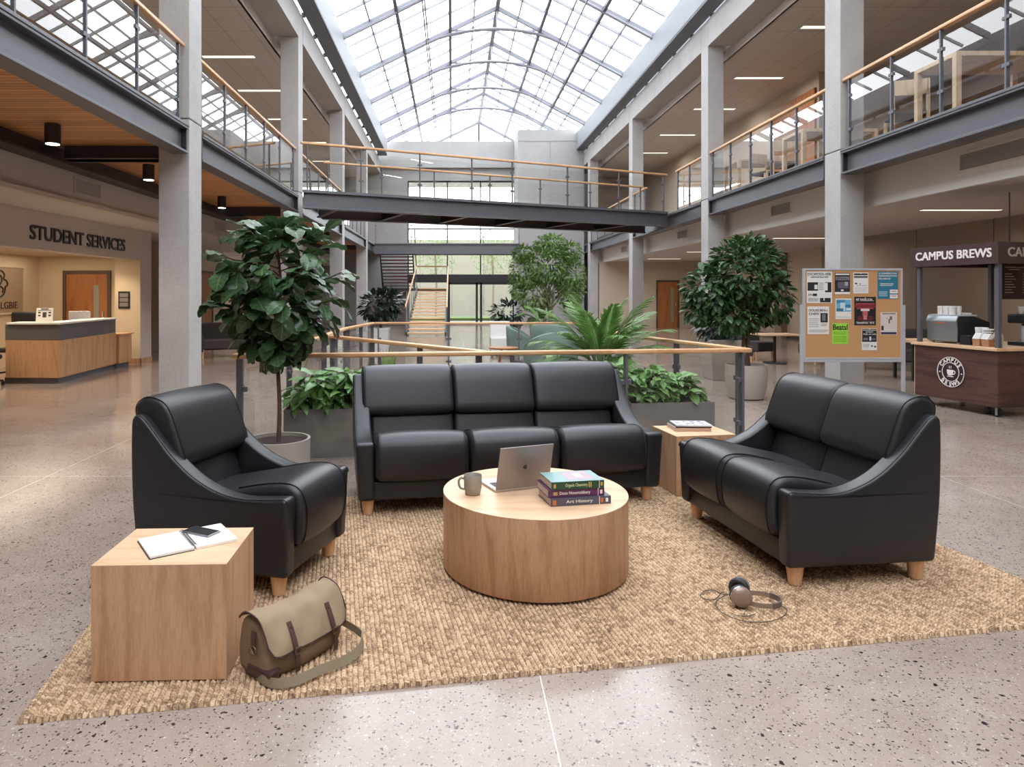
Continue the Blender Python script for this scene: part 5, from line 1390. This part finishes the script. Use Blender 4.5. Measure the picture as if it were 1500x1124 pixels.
# upper gallery birch tables and chairs
def up_table(label, x, y, w=1.6, dd=.8, h=.96):
    t = thing('birch_table', label, 'table', (x, y, ZD - .02)); a = .07
    MB().box(-w / 2, w / 2, -dd / 2, dd / 2, h - .06, h).build('table_top', M_['pale'], t, bevel=.004)
    for sx in (-1, 1):
        for sy in (-1, 1): MB().box(sx * (w / 2 - a / 2) - a / 2, sx * (w / 2 - a / 2) + a / 2, sy * (dd / 2 - a / 2) - a / 2, sy * (dd / 2 - a / 2) + a / 2, 0, h - .06).build('leg', M_['pale'], t)
    return t
def up_chair(label, x, y, rz):
    t = thing('birch_chair', label, 'chair', (x, y, ZD - .02), rz)
    MB().box(-.23, .23, -.22, .24, .44, .49).build('seat', M_['char'], t, bevel=.01)
    MB().box(-.23, .23, .21, .25, .72, .95).build('backrest', M_['pale'], t, bevel=.012)
    for sx in (-1, 1):
        for sy, hh in ((-.2, .44), (.23, .95)): MB().box(sx * .22 - .02, sx * .22 + .02, sy - .02, sy + .02, 0, hh).build('leg', M_['pale'], t)
    return t
up_table('tall birch table on the right gallery above the coffee cart, nearest', 7.2, 9.2, 1.4, .8, .97)
up_chair('birch chair with dark seat beside the nearest gallery table above the cart', 6.75, 10.15, R(160))
up_chair('birch chair with dark seat on the far side of the nearest gallery table', 8.4, 9.9, R(-120))
up_table('birch table on the right gallery, in the bay above the ficus', 7.2, 13.05, 1.4, .8, .90)
up_chair('birch chair between the two gallery tables above the ficus', 6.8, 14.1, R(170))
up_chair('birch chair pulled out beside the gallery table above the ficus', 7.6, 13.9, R(-160))
up_table('birch table furthest along the right gallery bay above the ficus', 7.2, 15.9, 1.4, .8, .90)
up_chair('birch chair at the furthest gallery table, close to the footbridge end', 6.9, 15.0, R(20))
t = thing('paper_stack', 'small pile of white papers on the nearest birch gallery table', 'papers', (7.1, 9.1, ZD - .02 + .97)); MB().box(-.15, .15, -.2, .2, 0, .03).build('sheets', M_['wht'], t)

# ================================================================ NOTICE BOARD
BY = 8.8
def bx(px): return toX(px, BY)
def bz(py): return CAMZ - (py - 430) * BY / 1000
x0, x1, z1, z0 = bx(1176), bx(1321), bz(393.5), bz(526.5)
t = thing('notice_board', 'free-standing cork notice board in a silver frame covered with flyers', 'notice board', ((x0 + x1) / 2, BY, 0))
hw = (x1 - x0) / 2
MB().box(-hw + .02, hw - .02, -.012, .012, z0 + .02, z1 - .02).build('cork_panel', M_['cork'], t)
f = MB().box(-hw, hw, -.02, .02, z1 - .025, z1).box(-hw, hw, -.02, .02, z0, z0 + .025).box(-hw, -hw + .025, -.02, .02, z0 + .025, z1 - .025).box(hw - .025, hw, -.02, .02, z0 + .025, z1 - .025)
f.build('frame', M_['alu'], t, bevel=.003)
zt = bz(447)
for s in (-1, 1):
    x = s * (hw + .018); MB().box(x - .018, x + .018, -.02, .02, .05, zt).build('leg', M_['alu'], t, bevel=.004)
    MB().box(x - .02, x + .02, -.28, .28, 0.0, .05).build('foot', M_['alu'], t, bevel=.004)
MB().box(-hw, hw, -.018, .018, z0 - .035, z0 - .002).build('cross_rail', M_['alu'], t, bevel=.004)
pal = {}
def pc(r, g, b):
    k = (r, g, b)
    if k not in pal: pal[k] = plain('print_%d_%d_%d' % k, C3(r, g, b), .6)
    return pal[k]
def poster(label, px0, py0, px1, py1, bg, blocks, texts=()):
    x0, x1, zt, zb = bx(px0), bx(px1), bz(py0), bz(py1); w = x1 - x0; h = zt - zb
    p = thing('flyer', label, 'flyer', (x0, BY - .0135, zb), 0, 'flyers pinned on the cork notice board')
    MB().box(0, w, -.0015, 0, 0, h).build('paper', pc(*bg), p)
    mb = {}
    for i, (a, b, c, d, col) in enumerate(blocks):
        q = mb.setdefault(col, MB()); e = .0018 + .0001 * i; q.box(a * w, b * w, -e, -.0015, (1 - d) * h, (1 - c) * h)
    for col, q in mb.items(): q.build('print_block', pc(*col), p)
    for (s, a, b, c, d, col) in texts:
        lettering(s, p, pc(*col), (a * w, -.0032, (1 - d) * h), (R(90), 0, 0), w=(b - a) * w, h=(d - c) * h, bold=.03, depth=.0003)
    # pin
    MB().cyl(0, 0, 0, .004, .006, n=10).build('pin', pc(200, 200, 204), p, loc=(w / 2, -.002, h - .012), rot=(R(90), 0, 0))
def lines(a, b, c, d, n, col): return [(a, b - (.1 * (b - a) if k % 3 == 2 else 0), c + (d - c) * (k + .2) / n, c + (d - c) * (k + .55) / n, col) for k in range(n)]
G = (120, 120, 120); K = (34, 34, 38); Wt = (222, 219, 214)
poster('white black-printed flyer at the top left corner of the cork board', 1181, 398, 1218, 444, Wt, [(.03, .44, .34, .61, K), (.30, .42, .42, .56, Wt), (.72, .97, .34, .66, K), (.68, .82, .36, .60, Wt), (.24, .40, .70, .78, K), (.52, .94, .84, .98, K), (.66, .70, .84, .92, Wt)] + lines(.48, .66, .35, .60, 5, G) + lines(.05, .45, .84, .96, 4, G), [('EVCWOOL-VER', .03, .95, .04, .12, K), ('DEMONSTRATORS', .16, .84, .15, .20, K), ('EN', .06, .22, .70, .77, G)])
poster('dark grey photo flyer, second from the left in the top row of the board', 1222, 400, 1244, 431, K, [(.04, .96, .03, .10, Wt), (.05, .95, .18, .34, (150, 150, 156)), (.2, .9, .42, .72, (92, 92, 104)), (.66, .88, .42, .60, (160, 160, 168)), (.0, 1, .90, 1, Wt), (.4, .58, .78, .86, Wt)], [('BIENNALE', .1, .9, .19, .32, K)])
poster('white flyer with a grey header bar, third in the top row of the board', 1249, 399.5, 1271, 430, Wt, [(.05, .95, .04, .12, K), (.05, .95, .16, .26, (90, 90, 94)), (.10, .26, .49, .56, K), (.42, .5, .52, .57, K), (.2, .85, .62, .64, (150, 90, 80))] + lines(.08, .9, .72, .94, 4, (170, 180, 188)))
poster('teal flyer at the top right corner of the cork board', 1284.5, 398, 1314.5, 438, (34, 112, 136), [(.60, .98, .66, .80, Wt), (.60, .98, .84, .98, Wt), (.66, .92, .71, .74, (190, 120, 120)), (.66, .92, .88, .91, (190, 120, 120))] + lines(.12, .78, .42, .54, 3, Wt) + lines(.06, .48, .72, .92, 5, (190, 215, 222)), [('EL COMMUNICATION', .05, .92, .04, .10, Wt), ('DEMOVISUTION', .05, .92, .13, .19, Wt), ('SILABUS', .05, .62, .23, .29, Wt)])
poster('white text flyer below the top left one on the cork board', 1182, 449, 1213.5, 489.5, Wt, [(.60, .94, .24, .58, K), (.68, .84, .28, .52, (110, 110, 112))] + lines(.06, .52, .42, .78, 5, (160, 160, 160)) + lines(.06, .94, .84, .94, 3, (110, 110, 110)) + lines(.62, .92, .62, .72, 3, G), [('DOLRS BEAU', .06, .92, .10, .18, K), ('CHEN', .06, .52, .23, .31, K)])
poster('white flyer with a blue picture in the middle of the cork board', 1223, 437.5, 1246, 467.5, Wt, [(.05, .97, .06, .64, (110, 168, 196)), (.05, .60, .06, .22, (70, 130, 168)), (.3, .6, .2, .6, (190, 212, 220)), (.62, .97, .3, .42, (48, 118, 158)), (.05, .5, .48, .62, (60, 112, 140)), (.68, .97, .48, .56, (214, 226, 230))] + lines(.06, .9, .88, .94, 2, (120, 170, 140)))
poster('black flyer with a red winged motif in the centre of the cork board', 1250.5, 435, 1282, 476.5, (24, 18, 20), [(.06, .94, .22, .27, (150, 60, 64)), (.03, .97, .27, .38, (120, 34, 40)), (.12, .88, .38, .43, (150, 60, 64)), (.3, .7, .42, .50, (214, 200, 198)), (.38, .62, .50, .66, (170, 90, 92)), (.14, .86, .68, .84, (92, 28, 32)), (.42, .58, .66, .80, (196, 120, 120))], [('MT PANELION...', .08, .90, .06, .15, Wt), ('TRANSPORT TBTE', .08, .92, .88, .95, Wt)])
poster('lime green Beatsl flyer low on the cork board', 1218, 473.5, 1241.5, 504, (150, 208, 66), lines(.08, .90, .40, .56, 3, (96, 150, 40)) + lines(.08, .92, .62, .92, 5, (104, 158, 44)), [('Beatsl', .05, .95, .06, .32, (16, 28, 12))])
poster('pale pink sketch flyer at the right side of the cork board', 1289, 457.5, 1313, 490.5, (206, 194, 188), [(.1, .92, .04, .09, (120, 110, 108)), (.55, .7, .18, .34, (110, 100, 100)), (.48, .56, .30, .50, (90, 84, 84)), (.04, .18, .60, .80, K), (.02, .96, .88, .98, (44, 44, 66)), (.36, .40, .24, .30, (110, 100, 100))])
poster('black and white flyer lowest on the right of the cork board', 1261.5, 481, 1283.5, 513, Wt, [(.02, .98, .02, .62, K), (.1, .4, .44, .54, (120, 110, 124)), (.5, .62, .38, .56, Wt), (.66, .9, .46, .54, (110, 104, 116)), (.60, .74, .78, .84, (80, 80, 84)), (.82, .94, .80, .88, (60, 60, 66))] + lines(.08, .5, .72, .88, 3, G), [('DEMONSTRATION', .05, .95, .05, .11, Wt), ('GOTSUITY', .25, .75, .14, .20, Wt), ('VOER, ALY-LESS', .08, .92, .24, .31, Wt)])

# ================================================================ COFFEE CART
cA = Vector((6.33, 9.36)); cB = Vector((6.54, 8.20)); cd = (cB - cA); cl_ = cd.length; cang = math.atan2(cd.y, cd.x)
# local x runs from far to near along the front; local y into the cart (away from the atrium)
ct = thing('coffee_cart', 'dark walnut CAMPUS BREWS coffee cart with canopy sign and pale counter', 'coffee cart', (cA.x, cA.y, 0), cang)
CD = 1.25
MB().box(0, cl_, .02, CD, .12, .80).build('cart_body', M_['cartwood'], ct, bevel=.004)
MB().box(-.035, cl_ + .02, -.015, CD + .02, .802, .842).build('countertop', M_['woodtop'], ct, bevel=.004)
MB().box(-.008, .0, .02, .05, .12, .80).build('edge_trim', M_['woodtop'], ct)
for x in (.08, cl_ - .08):
    for y in (.12, CD - .12):
        c = MB().cyl(0, 0, -.018, .018, .05, n=24).build('caster', M_['blk'], ct, smooth=40); c.location = (x, y, .05); c.rotation_euler = (R(90), 0, 0)
        MB().box(-.012, .012, -.03, .068, -.034, -.022).box(-.012, .012, -.03, .068, .022, .034).build('caster_fork', M_['alu'], c)
for x in (.05, cl_ - .02):
    for y in (.05, CD - .05): MB().box(x - .025, x + .025, y - .025, y + .025, .842, 1.90).build('post', M_['steel'], ct, bevel=.004)
sign = plain('sign_brown', C3(72, 50, 48), .5)
MB().box(-.05, cl_ + .03, -.01, .015, 1.86, 2.12).build('sign_board', sign, ct)
MB().box(cl_ + .005, cl_ + .03, .015, CD + .1, 1.86, 2.12).build('sign_board', sign, ct)
MB().box(-.05, cl_ + .005, CD + .08, CD + .1, 1.86, 2.12).build('sign_board', sign, ct)
MB().box(-.05, -.03, .015, CD + .08, 1.86, 2.12).build('sign_board', sign, ct)
MB().box(-.03, cl_ + .005, .015, CD + .08, 2.08, 2.10).build('canopy_top', sign, ct)
signw = plain('sign_white', C3(236, 230, 224), .5)
lettering('CAMPUS BREWS', ct, signw, (.05, -.012, 1.945), (R(90), 0, 0), w=cl_ - .10, h=.105, bold=.055, depth=.004)
lettering('CAMPUS BREWS', ct, plain('sign_grey', C3(176, 162, 154), .5), (cl_ + .032, .13, 1.945), (R(90), 0, R(90)), w=1.1, h=.11, bold=.045, depth=.004)
# round emblem
em = thing('x', None, None); bpy.data.objects.remove(em)
ecx, ecz, er = .555, .485, .195
eb = MB()
def ring(mb, r0, r1, y0, y1, n=64):
    P = []; 
    for k in range(n):
        a = 2 * PI * k / n; a2 = 2 * PI * (k + 1) / n
        q = [(ecx + r * math.cos(x), y, ecz + r * math.sin(x)) for x in (a, a2) for r in (r0, r1) for y in (y0, y1)]
        mb.add(q, [(0, 2, 6, 4), (1, 5, 7, 3), (2, 3, 7, 6), (0, 4, 5, 1)])
ring(eb, 0.001, er, .012, .019); emb = eb.build('emblem_disc', plain('emblem_brown', C3(50, 34, 34), .5), ct)
w_ = MB(); ring(w_, er - .008, er, .006, .012); ring(w_, er * .60, er * .60 + .007, .006, .012)
# cup pictogram
w_.prism(rounded([(ecx - .052, ecz + .028, .004), (ecx + .04, ecz + .028, .004), (ecx + .032, ecz - .045, .03), (ecx - .042, ecz - .045, .03)], .02), 'y', .006, .012)
w_.prism(rounded([(ecx - .05, ecz - .062), (ecx + .045, ecz - .062), (ecx + .035, ecz - .052), (ecx - .04, ecz - .052)], .004), 'y', .006, .012)
w_.tube([(ecx + .038, .009, ecz + .018), (ecx + .062, .009, ecz + .014), (ecx + .066, .009, ecz - .008), (ecx + .052, .009, ecz - .024), (ecx + .032, .009, ecz - .028)], .006, 6)
for k in (-1, 0, 1): w_.tube([(ecx + k * .016 - .005, .009, ecz + .045), (ecx + k * .016 - .009, .009, ecz + .055), (ecx + k * .016 - .003, .009, ecz + .065), (ecx + k * .016 - .006, .009, ecz + .078)], .0028, 5)
for s in (-1, 1): 
    w_.prism([(ecx + s * er * .80 + .009 * math.cos(a), ecz - .01 + .009 * math.sin(a)) for a in [2 * PI * k / 12 for k in range(12)]], 'y', .006, .012)
w_.build('emblem_print', signw, emb)
for s, mid, sg in (('CAMPUS', 90, -1), ('BRSWS', 270, 1)):
    n = len(s); st_ = 21.5
    for k, ch in enumerate(s):
        a = mid + sg * (k - (n - 1) / 2) * st_; me = text_mesh(ch, .06, .002, h=.048, align='CENTER'); me.materials.clear(); me.materials.append(signw)
        o = bpy.data.objects.new('letter', me); COL.objects.link(o); o.parent = emb
        rr = er * .80; ra = R(a); tilt = (a - 90) if sg < 0 else (a - 270)
        off = -.024
        ux, uz = math.cos(R(tilt + 90)), math.sin(R(tilt + 90))
        o.location = (ecx + rr * math.cos(ra) + ux * off, .006, ecz + rr * math.sin(ra) + uz * off)
        o.rotation_euler = (R(90), 0, 0); o.rotation_euler = (Matrix.Rotation(-R(tilt), 4, 'Y') @ Matrix.Rotation(R(90), 4, 'X')).to_euler()
# things on the cart: place with cart-local coordinates
cm = Matrix.Translation((cA.x, cA.y, 0)) @ Matrix.Rotation(cang, 4, 'Z')
def on_cart(name, label, cat, x, y, z=.842, rz=0, group=None):
    w3 = cm @ Vector((x, y, z)); return thing(name, label, cat, w3, cang + rz, group)
t = on_cart('espresso_machine', 'silver and black espresso machine on the coffee cart counter', 'espresso machine', .10, .12)
body = rounded([(0, .02), (0, .20), (-.02, .29), (.01, .36), (.28, .36), (.52, .28), (.52, .02)], .015, 3)
# profile in (y,z), width along x
MB().loft([(a, b) for a, b in body], .015, .435, .01, nr=2).build('machine_body', M_['blk'], t, smooth=40)
MB().loft(rounded([(-.006, .03), (-.006, .20), (-.028, .29), (.004, .365), (.03, .365), (.0, .29), (.01, .20), (.01, .03)], .008, 3), .0, .45, .006, nr=2).build('front_panel', plain('machine_steel', C3(150, 154, 156), .3, .6), t, smooth=40)
MB().box(.15, .30, -.030, -.024, .262, .278).build('nameplate', plain('nameplate_red', C3(176, 96, 84), .4), t)
for x in (.04, .41):
    for y in (.05, .45): MB().cyl(x, y, 0, .03, .02, n=12).build('foot', M_['alu'], t)
MB().box(0, .45, .02, .30, .361, .378).build('cup_rail', M_['alu'], t)
k = 0
for i in range(3):
    for j in range(2):
        c = on_cart('paper_cup_stack', 'stack of white paper cups on the espresso machine, %s in the %s row' % (['left', 'middle', 'right'][i], ['front', 'back'][j]), 'cups', .10 + .13 + i * .085, .12 + .08 + j * .09, .842 + .378, group='paper cup stacks on the espresso machine')
        MB().lathe([(.036, .0), (.040, .10), (.041, .102), (.041, .106), (.038, .107), (.039, .112), (.036, .11), (.034, .06), (.001, .05)], n=20).build('cups', M_['wht'], c, smooth=50)
t = on_cart('cloth', 'folded white cloth on the rear of the espresso machine', 'cloth', .30, .34, .842 + .378); MB().box(0, .16, 0, .1, 0, .022).build('fold', M_['wht'], t, bevel=.006)
t = on_cart('knock_box', 'square black box beside the espresso machine on the cart', 'box', .60, .10); MB().box(0, .15, 0, .15, 0, .12).build('box_body', M_['blk'], t, bevel=.004)
for i, (x, y) in enumerate(((.68, .30), (.75, .32))):
    c = on_cart('paper_cup_stack', 'short stack of white paper cups behind the black box, %s one' % ['left', 'right'][i], 'cups', x, y, .842); MB().lathe([(.03, .10), (.04, .22), (.038, .225), (.001, .22)], n=20).build('cups', M_['wht'], c, smooth=50); MB().cyl(0, 0, 0, .10, .035, n=20).build('holder', M_['blk'], c)
t = on_cart('grinder_jar', 'glass coffee jar with a pale stacked lid on the cart counter', 'jar', .83, .28)
MB().lathe([(.04, 0), (.045, .02), (.045, .14), (.03, .16)], n=24).build('jar_body', plain('coffee_beans', C3(96, 66, 48), .4), t, smooth=50)
MB().lathe([(.05, .161), (.05, .175), (.03, .178), (.03, .19), (.055, .195), (.055, .21), (.01, .212)], n=24).build('lid', M_['wht'], t, smooth=40)
for i, (x, lab) in enumerate(((.80, 'left'), (.92, 'right'))):
    t = on_cart('snack_basket', 'small brown basket of wrapped snacks on the cart counter, %s of two' % lab, 'basket', x, .07)
    MB().prism2([(.005, .005, 0), (.095, .005, 0), (.095, .105, 0), (.005, .105, 0)], [(0, 0, .09), (.1, 0, .09), (.1, .11, .09), (0, .11, .09)]).build('basket', plain('kraft_brown', C3(164, 120, 84), .8, var=.2, vscale=40), t)
    m = MB()
    for q in range(5): m.bar((.01 + q * .018, .02, .08), (.02 + q * .018, .06, .15), .014, .05)
    m.build('wrappers', M_['wht'], t)
for i, x in enumerate((1.00, 1.12)):
    t = on_cart('syrup_bottle', 'cream syrup bottle by the near cart post, %s' % ['behind it', 'in front of it'][i], 'bottle', x, .20 - i * .08)
    MB().lathe([(.03, 0), (.032, .01), (.032, .15), (.012, .19), (.012, .22), (.018, .222), (.018, .24), (.001, .241)], n=20).build('bottle_body', plain('cream_bottle', C3(186, 168, 146), .35), t, smooth=50)
t = on_cart('coffee_brewer', 'black filter coffee brewer at the near end of the cart', 'coffee brewer', .78, .62)
MB().box(0, .36, 0, .34, 0, .05).build('base', M_['blk'], t, bevel=.006); MB().box(0, .36, .22, .34, .05, .32).build('column', M_['blk'], t); MB().loft(rounded([(0, .28), (0, .40), (.34, .40), (.34, .28)], .02, 3), 0, .36, .01, nr=2).build('brew_head', M_['blk'], t, smooth=40)
MB().lathe([(.07, .052), (.075, .10), (.07, .25), (.05, .26)], x=.18, y=.11, n=28).build('flask', M_['alu'], t, smooth=50)
for i in range(2):
    c = on_cart('paper_cup_stack', 'white paper cup on top of the filter coffee brewer, %s' % ['left', 'right'][i], 'cups', .86 + i * .09, .75, .842 + .401); MB().lathe([(.03, .0), (.04, .09), (.038, .092), (.001, .085)], n=20).build('cups', M_['wht'], c, smooth=50)
t = on_cart('grinder', 'white topped coffee grinder at the right edge of the cart', 'grinder', .92, 1.0); MB().box(0, .24, 0, .2, 0, .40).build('grinder_body', M_['char'], t, bevel=.01); MB().box(-.02, .26, -.02, .2, .401, .50).build('grinder_top', M_['wht'], t, bevel=.006)
# menu board behind the cart
t = thing('menu_board', 'dark brown drinks menu board hanging behind the coffee cart', 'menu board', (7.50, 9.3, 1.42))
MB().box(0, .7, 0, .025, 0, .48).build('board', sign, t)
for x in (.1, .6): MB().box(x, x + .012, .006, .018, .48, 1.46).build('hanger', M_['steel'], t)
MB().box(.04, .3, -.002, 0, .43, .445).box(.08, .24, -.002, 0, .40, .412).build('heading_rule', pc(176, 150, 140), t)
for k in range(8):
    MB().box(.03, .03 + .10 + .05 * ((k * 7) % 3) / 2, -.002, 0, .34 - k * .036, .352 - k * .036).build('menu_line', pc(196, 172, 160), t)
    MB().box(.28, .40, -.002, 0, .34 - k * .036, .352 - k * .036).build('menu_line', pc(196, 172, 160), t)

# ================================================================ STUDENT SERVICES
t = thing('wall_sign', 'dark STUDENT SERVICES lettering mounted above the service desk', 'sign', (-6.645, 10.75, 2.36))
sgm = plain('sign_bronze', C3(52, 42, 38), .4, .3)
lettering('STUDENT SERVICES', t, sgm, (0, 0, 0), (R(90), 0, R(90)), w=3.12, h=.225, bold=.045, depth=.012)
# desk: footprint corners (outer) from near-left round to the far end
def desk_poly(off): return None
Dk = thing('service_desk', 'angled oak service desk with grey upper panel under the STUDENT SERVICES sign', 'reception desk', (-6.50, 11.3, 0))
P0 = Vector((-.92, .05)); P1 = Vector((0, 0)); P2 = Vector((-.19, 2.30)); P3 = Vector((-.05, 2.95))
def shift(p): return (p.x, p.y)
def slab(z0, z1, inset, pts, mat, name, back=.55):
    # pts front line; thickness towards -x/+y
    front = [Vector(p) for p in pts]
    poly = [(p.x - inset, p.y + inset) for p in front] + [(front[-1].x - back, front[-1].y + 0), (front[1].x - back, front[1].y + back), (front[0].x, front[0].y + back)]
    return MB().prism(poly, 'z', z0, z1).build(name, mat, Dk)
slab(0, .10, .05, [P0, P1, P2], M_['steel'], 'plinth')
slab(.10, .715, 0, [P0, P1, P2], M_['deskwood'], 'front_panel')
slab(.717, .72, .004, [P0, P1, P2], M_['woodx'], 'ledge', back=.5)
slab(.72, .985, .02, [P0, P1, P2], plain('desk_grey', C3(96, 92, 92), .5), 'upper_panel', back=.35)
slab(.987, 1.015, -.03, [P0, P1, P2], M_['white'], 'counter_top', back=.42)
MB().box(-.75, -.14, 2.32, 2.85, .10, .66).build('side_return', M_['deskwood'], Dk); MB().box(-.77, -.11, 2.32, 2.90, .662, .69).build('return_top', M_['woodx'], Dk)
MB().box(-.7, -.18, 2.32, 2.80, 0, .10).build('plinth', M_['steel'], Dk)
# on and behind the desk
t = thing('sign_stand', 'white leaflet stand on the service desk counter', 'sign stand', (toX(63, 11.45), 11.48, 1.016), R(10))
o = MB().box(-.13, .13, -.004, .004, 0, .24).build('sheet', M_['wht'], t); o.rotation_euler = (R(-10), 0, 0)
q = MB().box(-.06, .06, -.006, -.004, .215, .23).box(-.10, .10, -.006, -.004, .195, .205).box(-.03, .03, -.006, -.004, .08, .17)
for x in (-.1, .06):
    for z in (.15, .10): q.box(x, x + .04, -.006, -.004, z, z + .025)
q.build('print_block', M_['char'], o)
MB().box(-.1, .1, 0, .1, 0, .006).build('stand_foot', M_['wht'], t)
t = thing('computer_monitor', 'small grey monitor back showing over the service desk counter', 'monitor', (-7.12, 13.05, .721), R(15))
MB().box(-.19, .19, 0, .03, .17, .44).build('monitor_back', M_['alu'], t, bevel=.006); MB().box(-.02, .02, .01, .03, .0, .2).build('stand', M_['alu'], t); MB().box(-.1, .1, -.06, .1, 0, .01).build('stand_foot', M_['alu'], t)
def office(label, x, y, rz, top):
    t = thing('office_chair', label, 'office chair', (x, y, 0), rz)
    MB().loft(rounded([(0, top - .5), (0, top), (.08, top), (.08, top - .5)], .04, 4), -.24, .24, .05, nr=4).build('backrest', M_['blk'], t, smooth=60)
    MB().box(-.24, .24, -.45, .0, .44, .52).build('seat', M_['blk'], t, bevel=.03, seg=3); MB().cyl(0, -.22, .08, .44, .03, n=12).build('column', M_['blk'], t)
    for k in range(5):
        a = 2 * PI * k / 5; MB().bar((0, -.22, .10), (.28 * math.cos(a), -.22 + .28 * math.sin(a), .07), .04, .03).build('base_arm', M_['blk'], t)
        c = MB().cyl(.27 * math.cos(a), -.22 + .27 * math.sin(a), 0, .055, .025, n=10).build('caster', M_['blk'], t)
office('black office chair with its back showing over the service desk', toX(34, 12.6), 12.6, R(0), 1.16)
office('black office chair at the left edge, in front of the service desk', -7.72, 11.2, R(40), .78)
# wall panel with bison line drawing and lettering
t = thing('wall_logo_panel', 'beige framed wall panel with a black line drawing, behind the desk chair', 'sign', (-9.048, 12.92, 1.11))
MB().box(0, .02, 0, 1.45, 0, .92).build('panel', plain('panel_tan', C3(166, 146, 122), .6), t)
MB().box(0, .035, -.04, 0, -.04, .96).box(0, .035, 1.45, 1.49, -.04, .96).box(0, .035, 0, 1.45, .92, .96).box(0, .035, 0, 1.45, -.04, 0).build('panel_frame', M_['cream'], t)
dr_ = MB()
for pts in ([(.55, 1.0), (.75, .98), (.84, .88), (.82, .78), (.91, .72), (.94, .62), (.87, .56), (.85, .44), (.78, .34), (.68, .30)], [(.60, .90), (.74, .84), (.76, .72), (.70, .62)], [(.50, .80), (.58, .70), (.60, .55), (.52, .45)], [(.72, .58), (.80, .52), (.78, .42)], [(.40, .95), (.46, .84), (.44, .70)]):
    dr_.tube(spline([(.024, a, b * .78 + .08) for a, b in pts], 5), .016, 6)
dr_.build('line_drawing', sgm, t, smooth=60)
lettering('LGBIE', t, sgm, (.022, .74, .08), (R(90), 0, R(90)), w=.52, h=.14, bold=.0, depth=.004)
t = thing('wall_plaque', 'small dark framed plaque on the cream wall right of the service door', 'plaque', (toX(182, 14.58), 14.583, 0))
zt_, zb_ = CAMZ + (430 - 427) * .01458, CAMZ + (430 - 452) * .01458
MB().box(-.12, .12, -.02, 0, zb_, zt_).build('plaque_frame', M_['blk'], t)
for k in range(3):
    h3 = (zt_ - zb_ - .06) / 3; MB().box(-.09, .09, -.023, -.02, zb_ + .03 + k * h3 + .01, zb_ + .03 + (k + 1) * h3 - .01).build('plaque_panel', pc(128, 122, 120), t)
# ================================================================ DAYLIGHT
w = bpy.data.worlds.new('world'); sc.world = w; w.use_nodes = True; nt = w.node_tree; nt.nodes.clear()
out = nd(nt, 'ShaderNodeOutputWorld'); bg = nd(nt, 'ShaderNodeBackground'); bg.inputs[1].default_value = 1.0
tc = nd(nt, 'ShaderNodeTexCoord'); no = nd(nt, 'ShaderNodeTexNoise'); no.inputs['Scale'].default_value = 1.6; no.inputs['Detail'].default_value = 5
nt.links.new(tc.outputs['Generated'], no.inputs['Vector'])
cr = nd(nt, 'ShaderNodeValToRGB'); cr.color_ramp.elements[0].position = .3; cr.color_ramp.elements[1].position = .7
cr.color_ramp.elements[0].color = (.84, .90, 1.0, 1); cr.color_ramp.elements[1].color = (1, 1, 1, 1)
nt.links.new(no.outputs['Fac'], cr.inputs[0]); nt.links.new(cr.outputs[0], bg.inputs[0]); nt.links.new(bg.outputs[0], out.inputs[0])
bg.inputs[1].default_value = 6.0

sc.view_settings.view_transform = 'Standard'; sc.view_settings.look = 'None'; sc.view_settings.gamma = 1.0; sc.view_settings.use_curve_mapping = False
sc.view_settings.exposure = 0.0
cy = sc.cycles
cy.max_bounces = 7; cy.diffuse_bounces = 5; cy.glossy_bounces = 4; cy.transmission_bounces = 4; cy.transparent_max_bounces = 24
cy.use_denoising = True; cy.sample_clamp_indirect = 6.0; cy.caustics_reflective = False; cy.caustics_refractive = False
cy.use_adaptive_sampling = True; cy.adaptive_threshold = .02
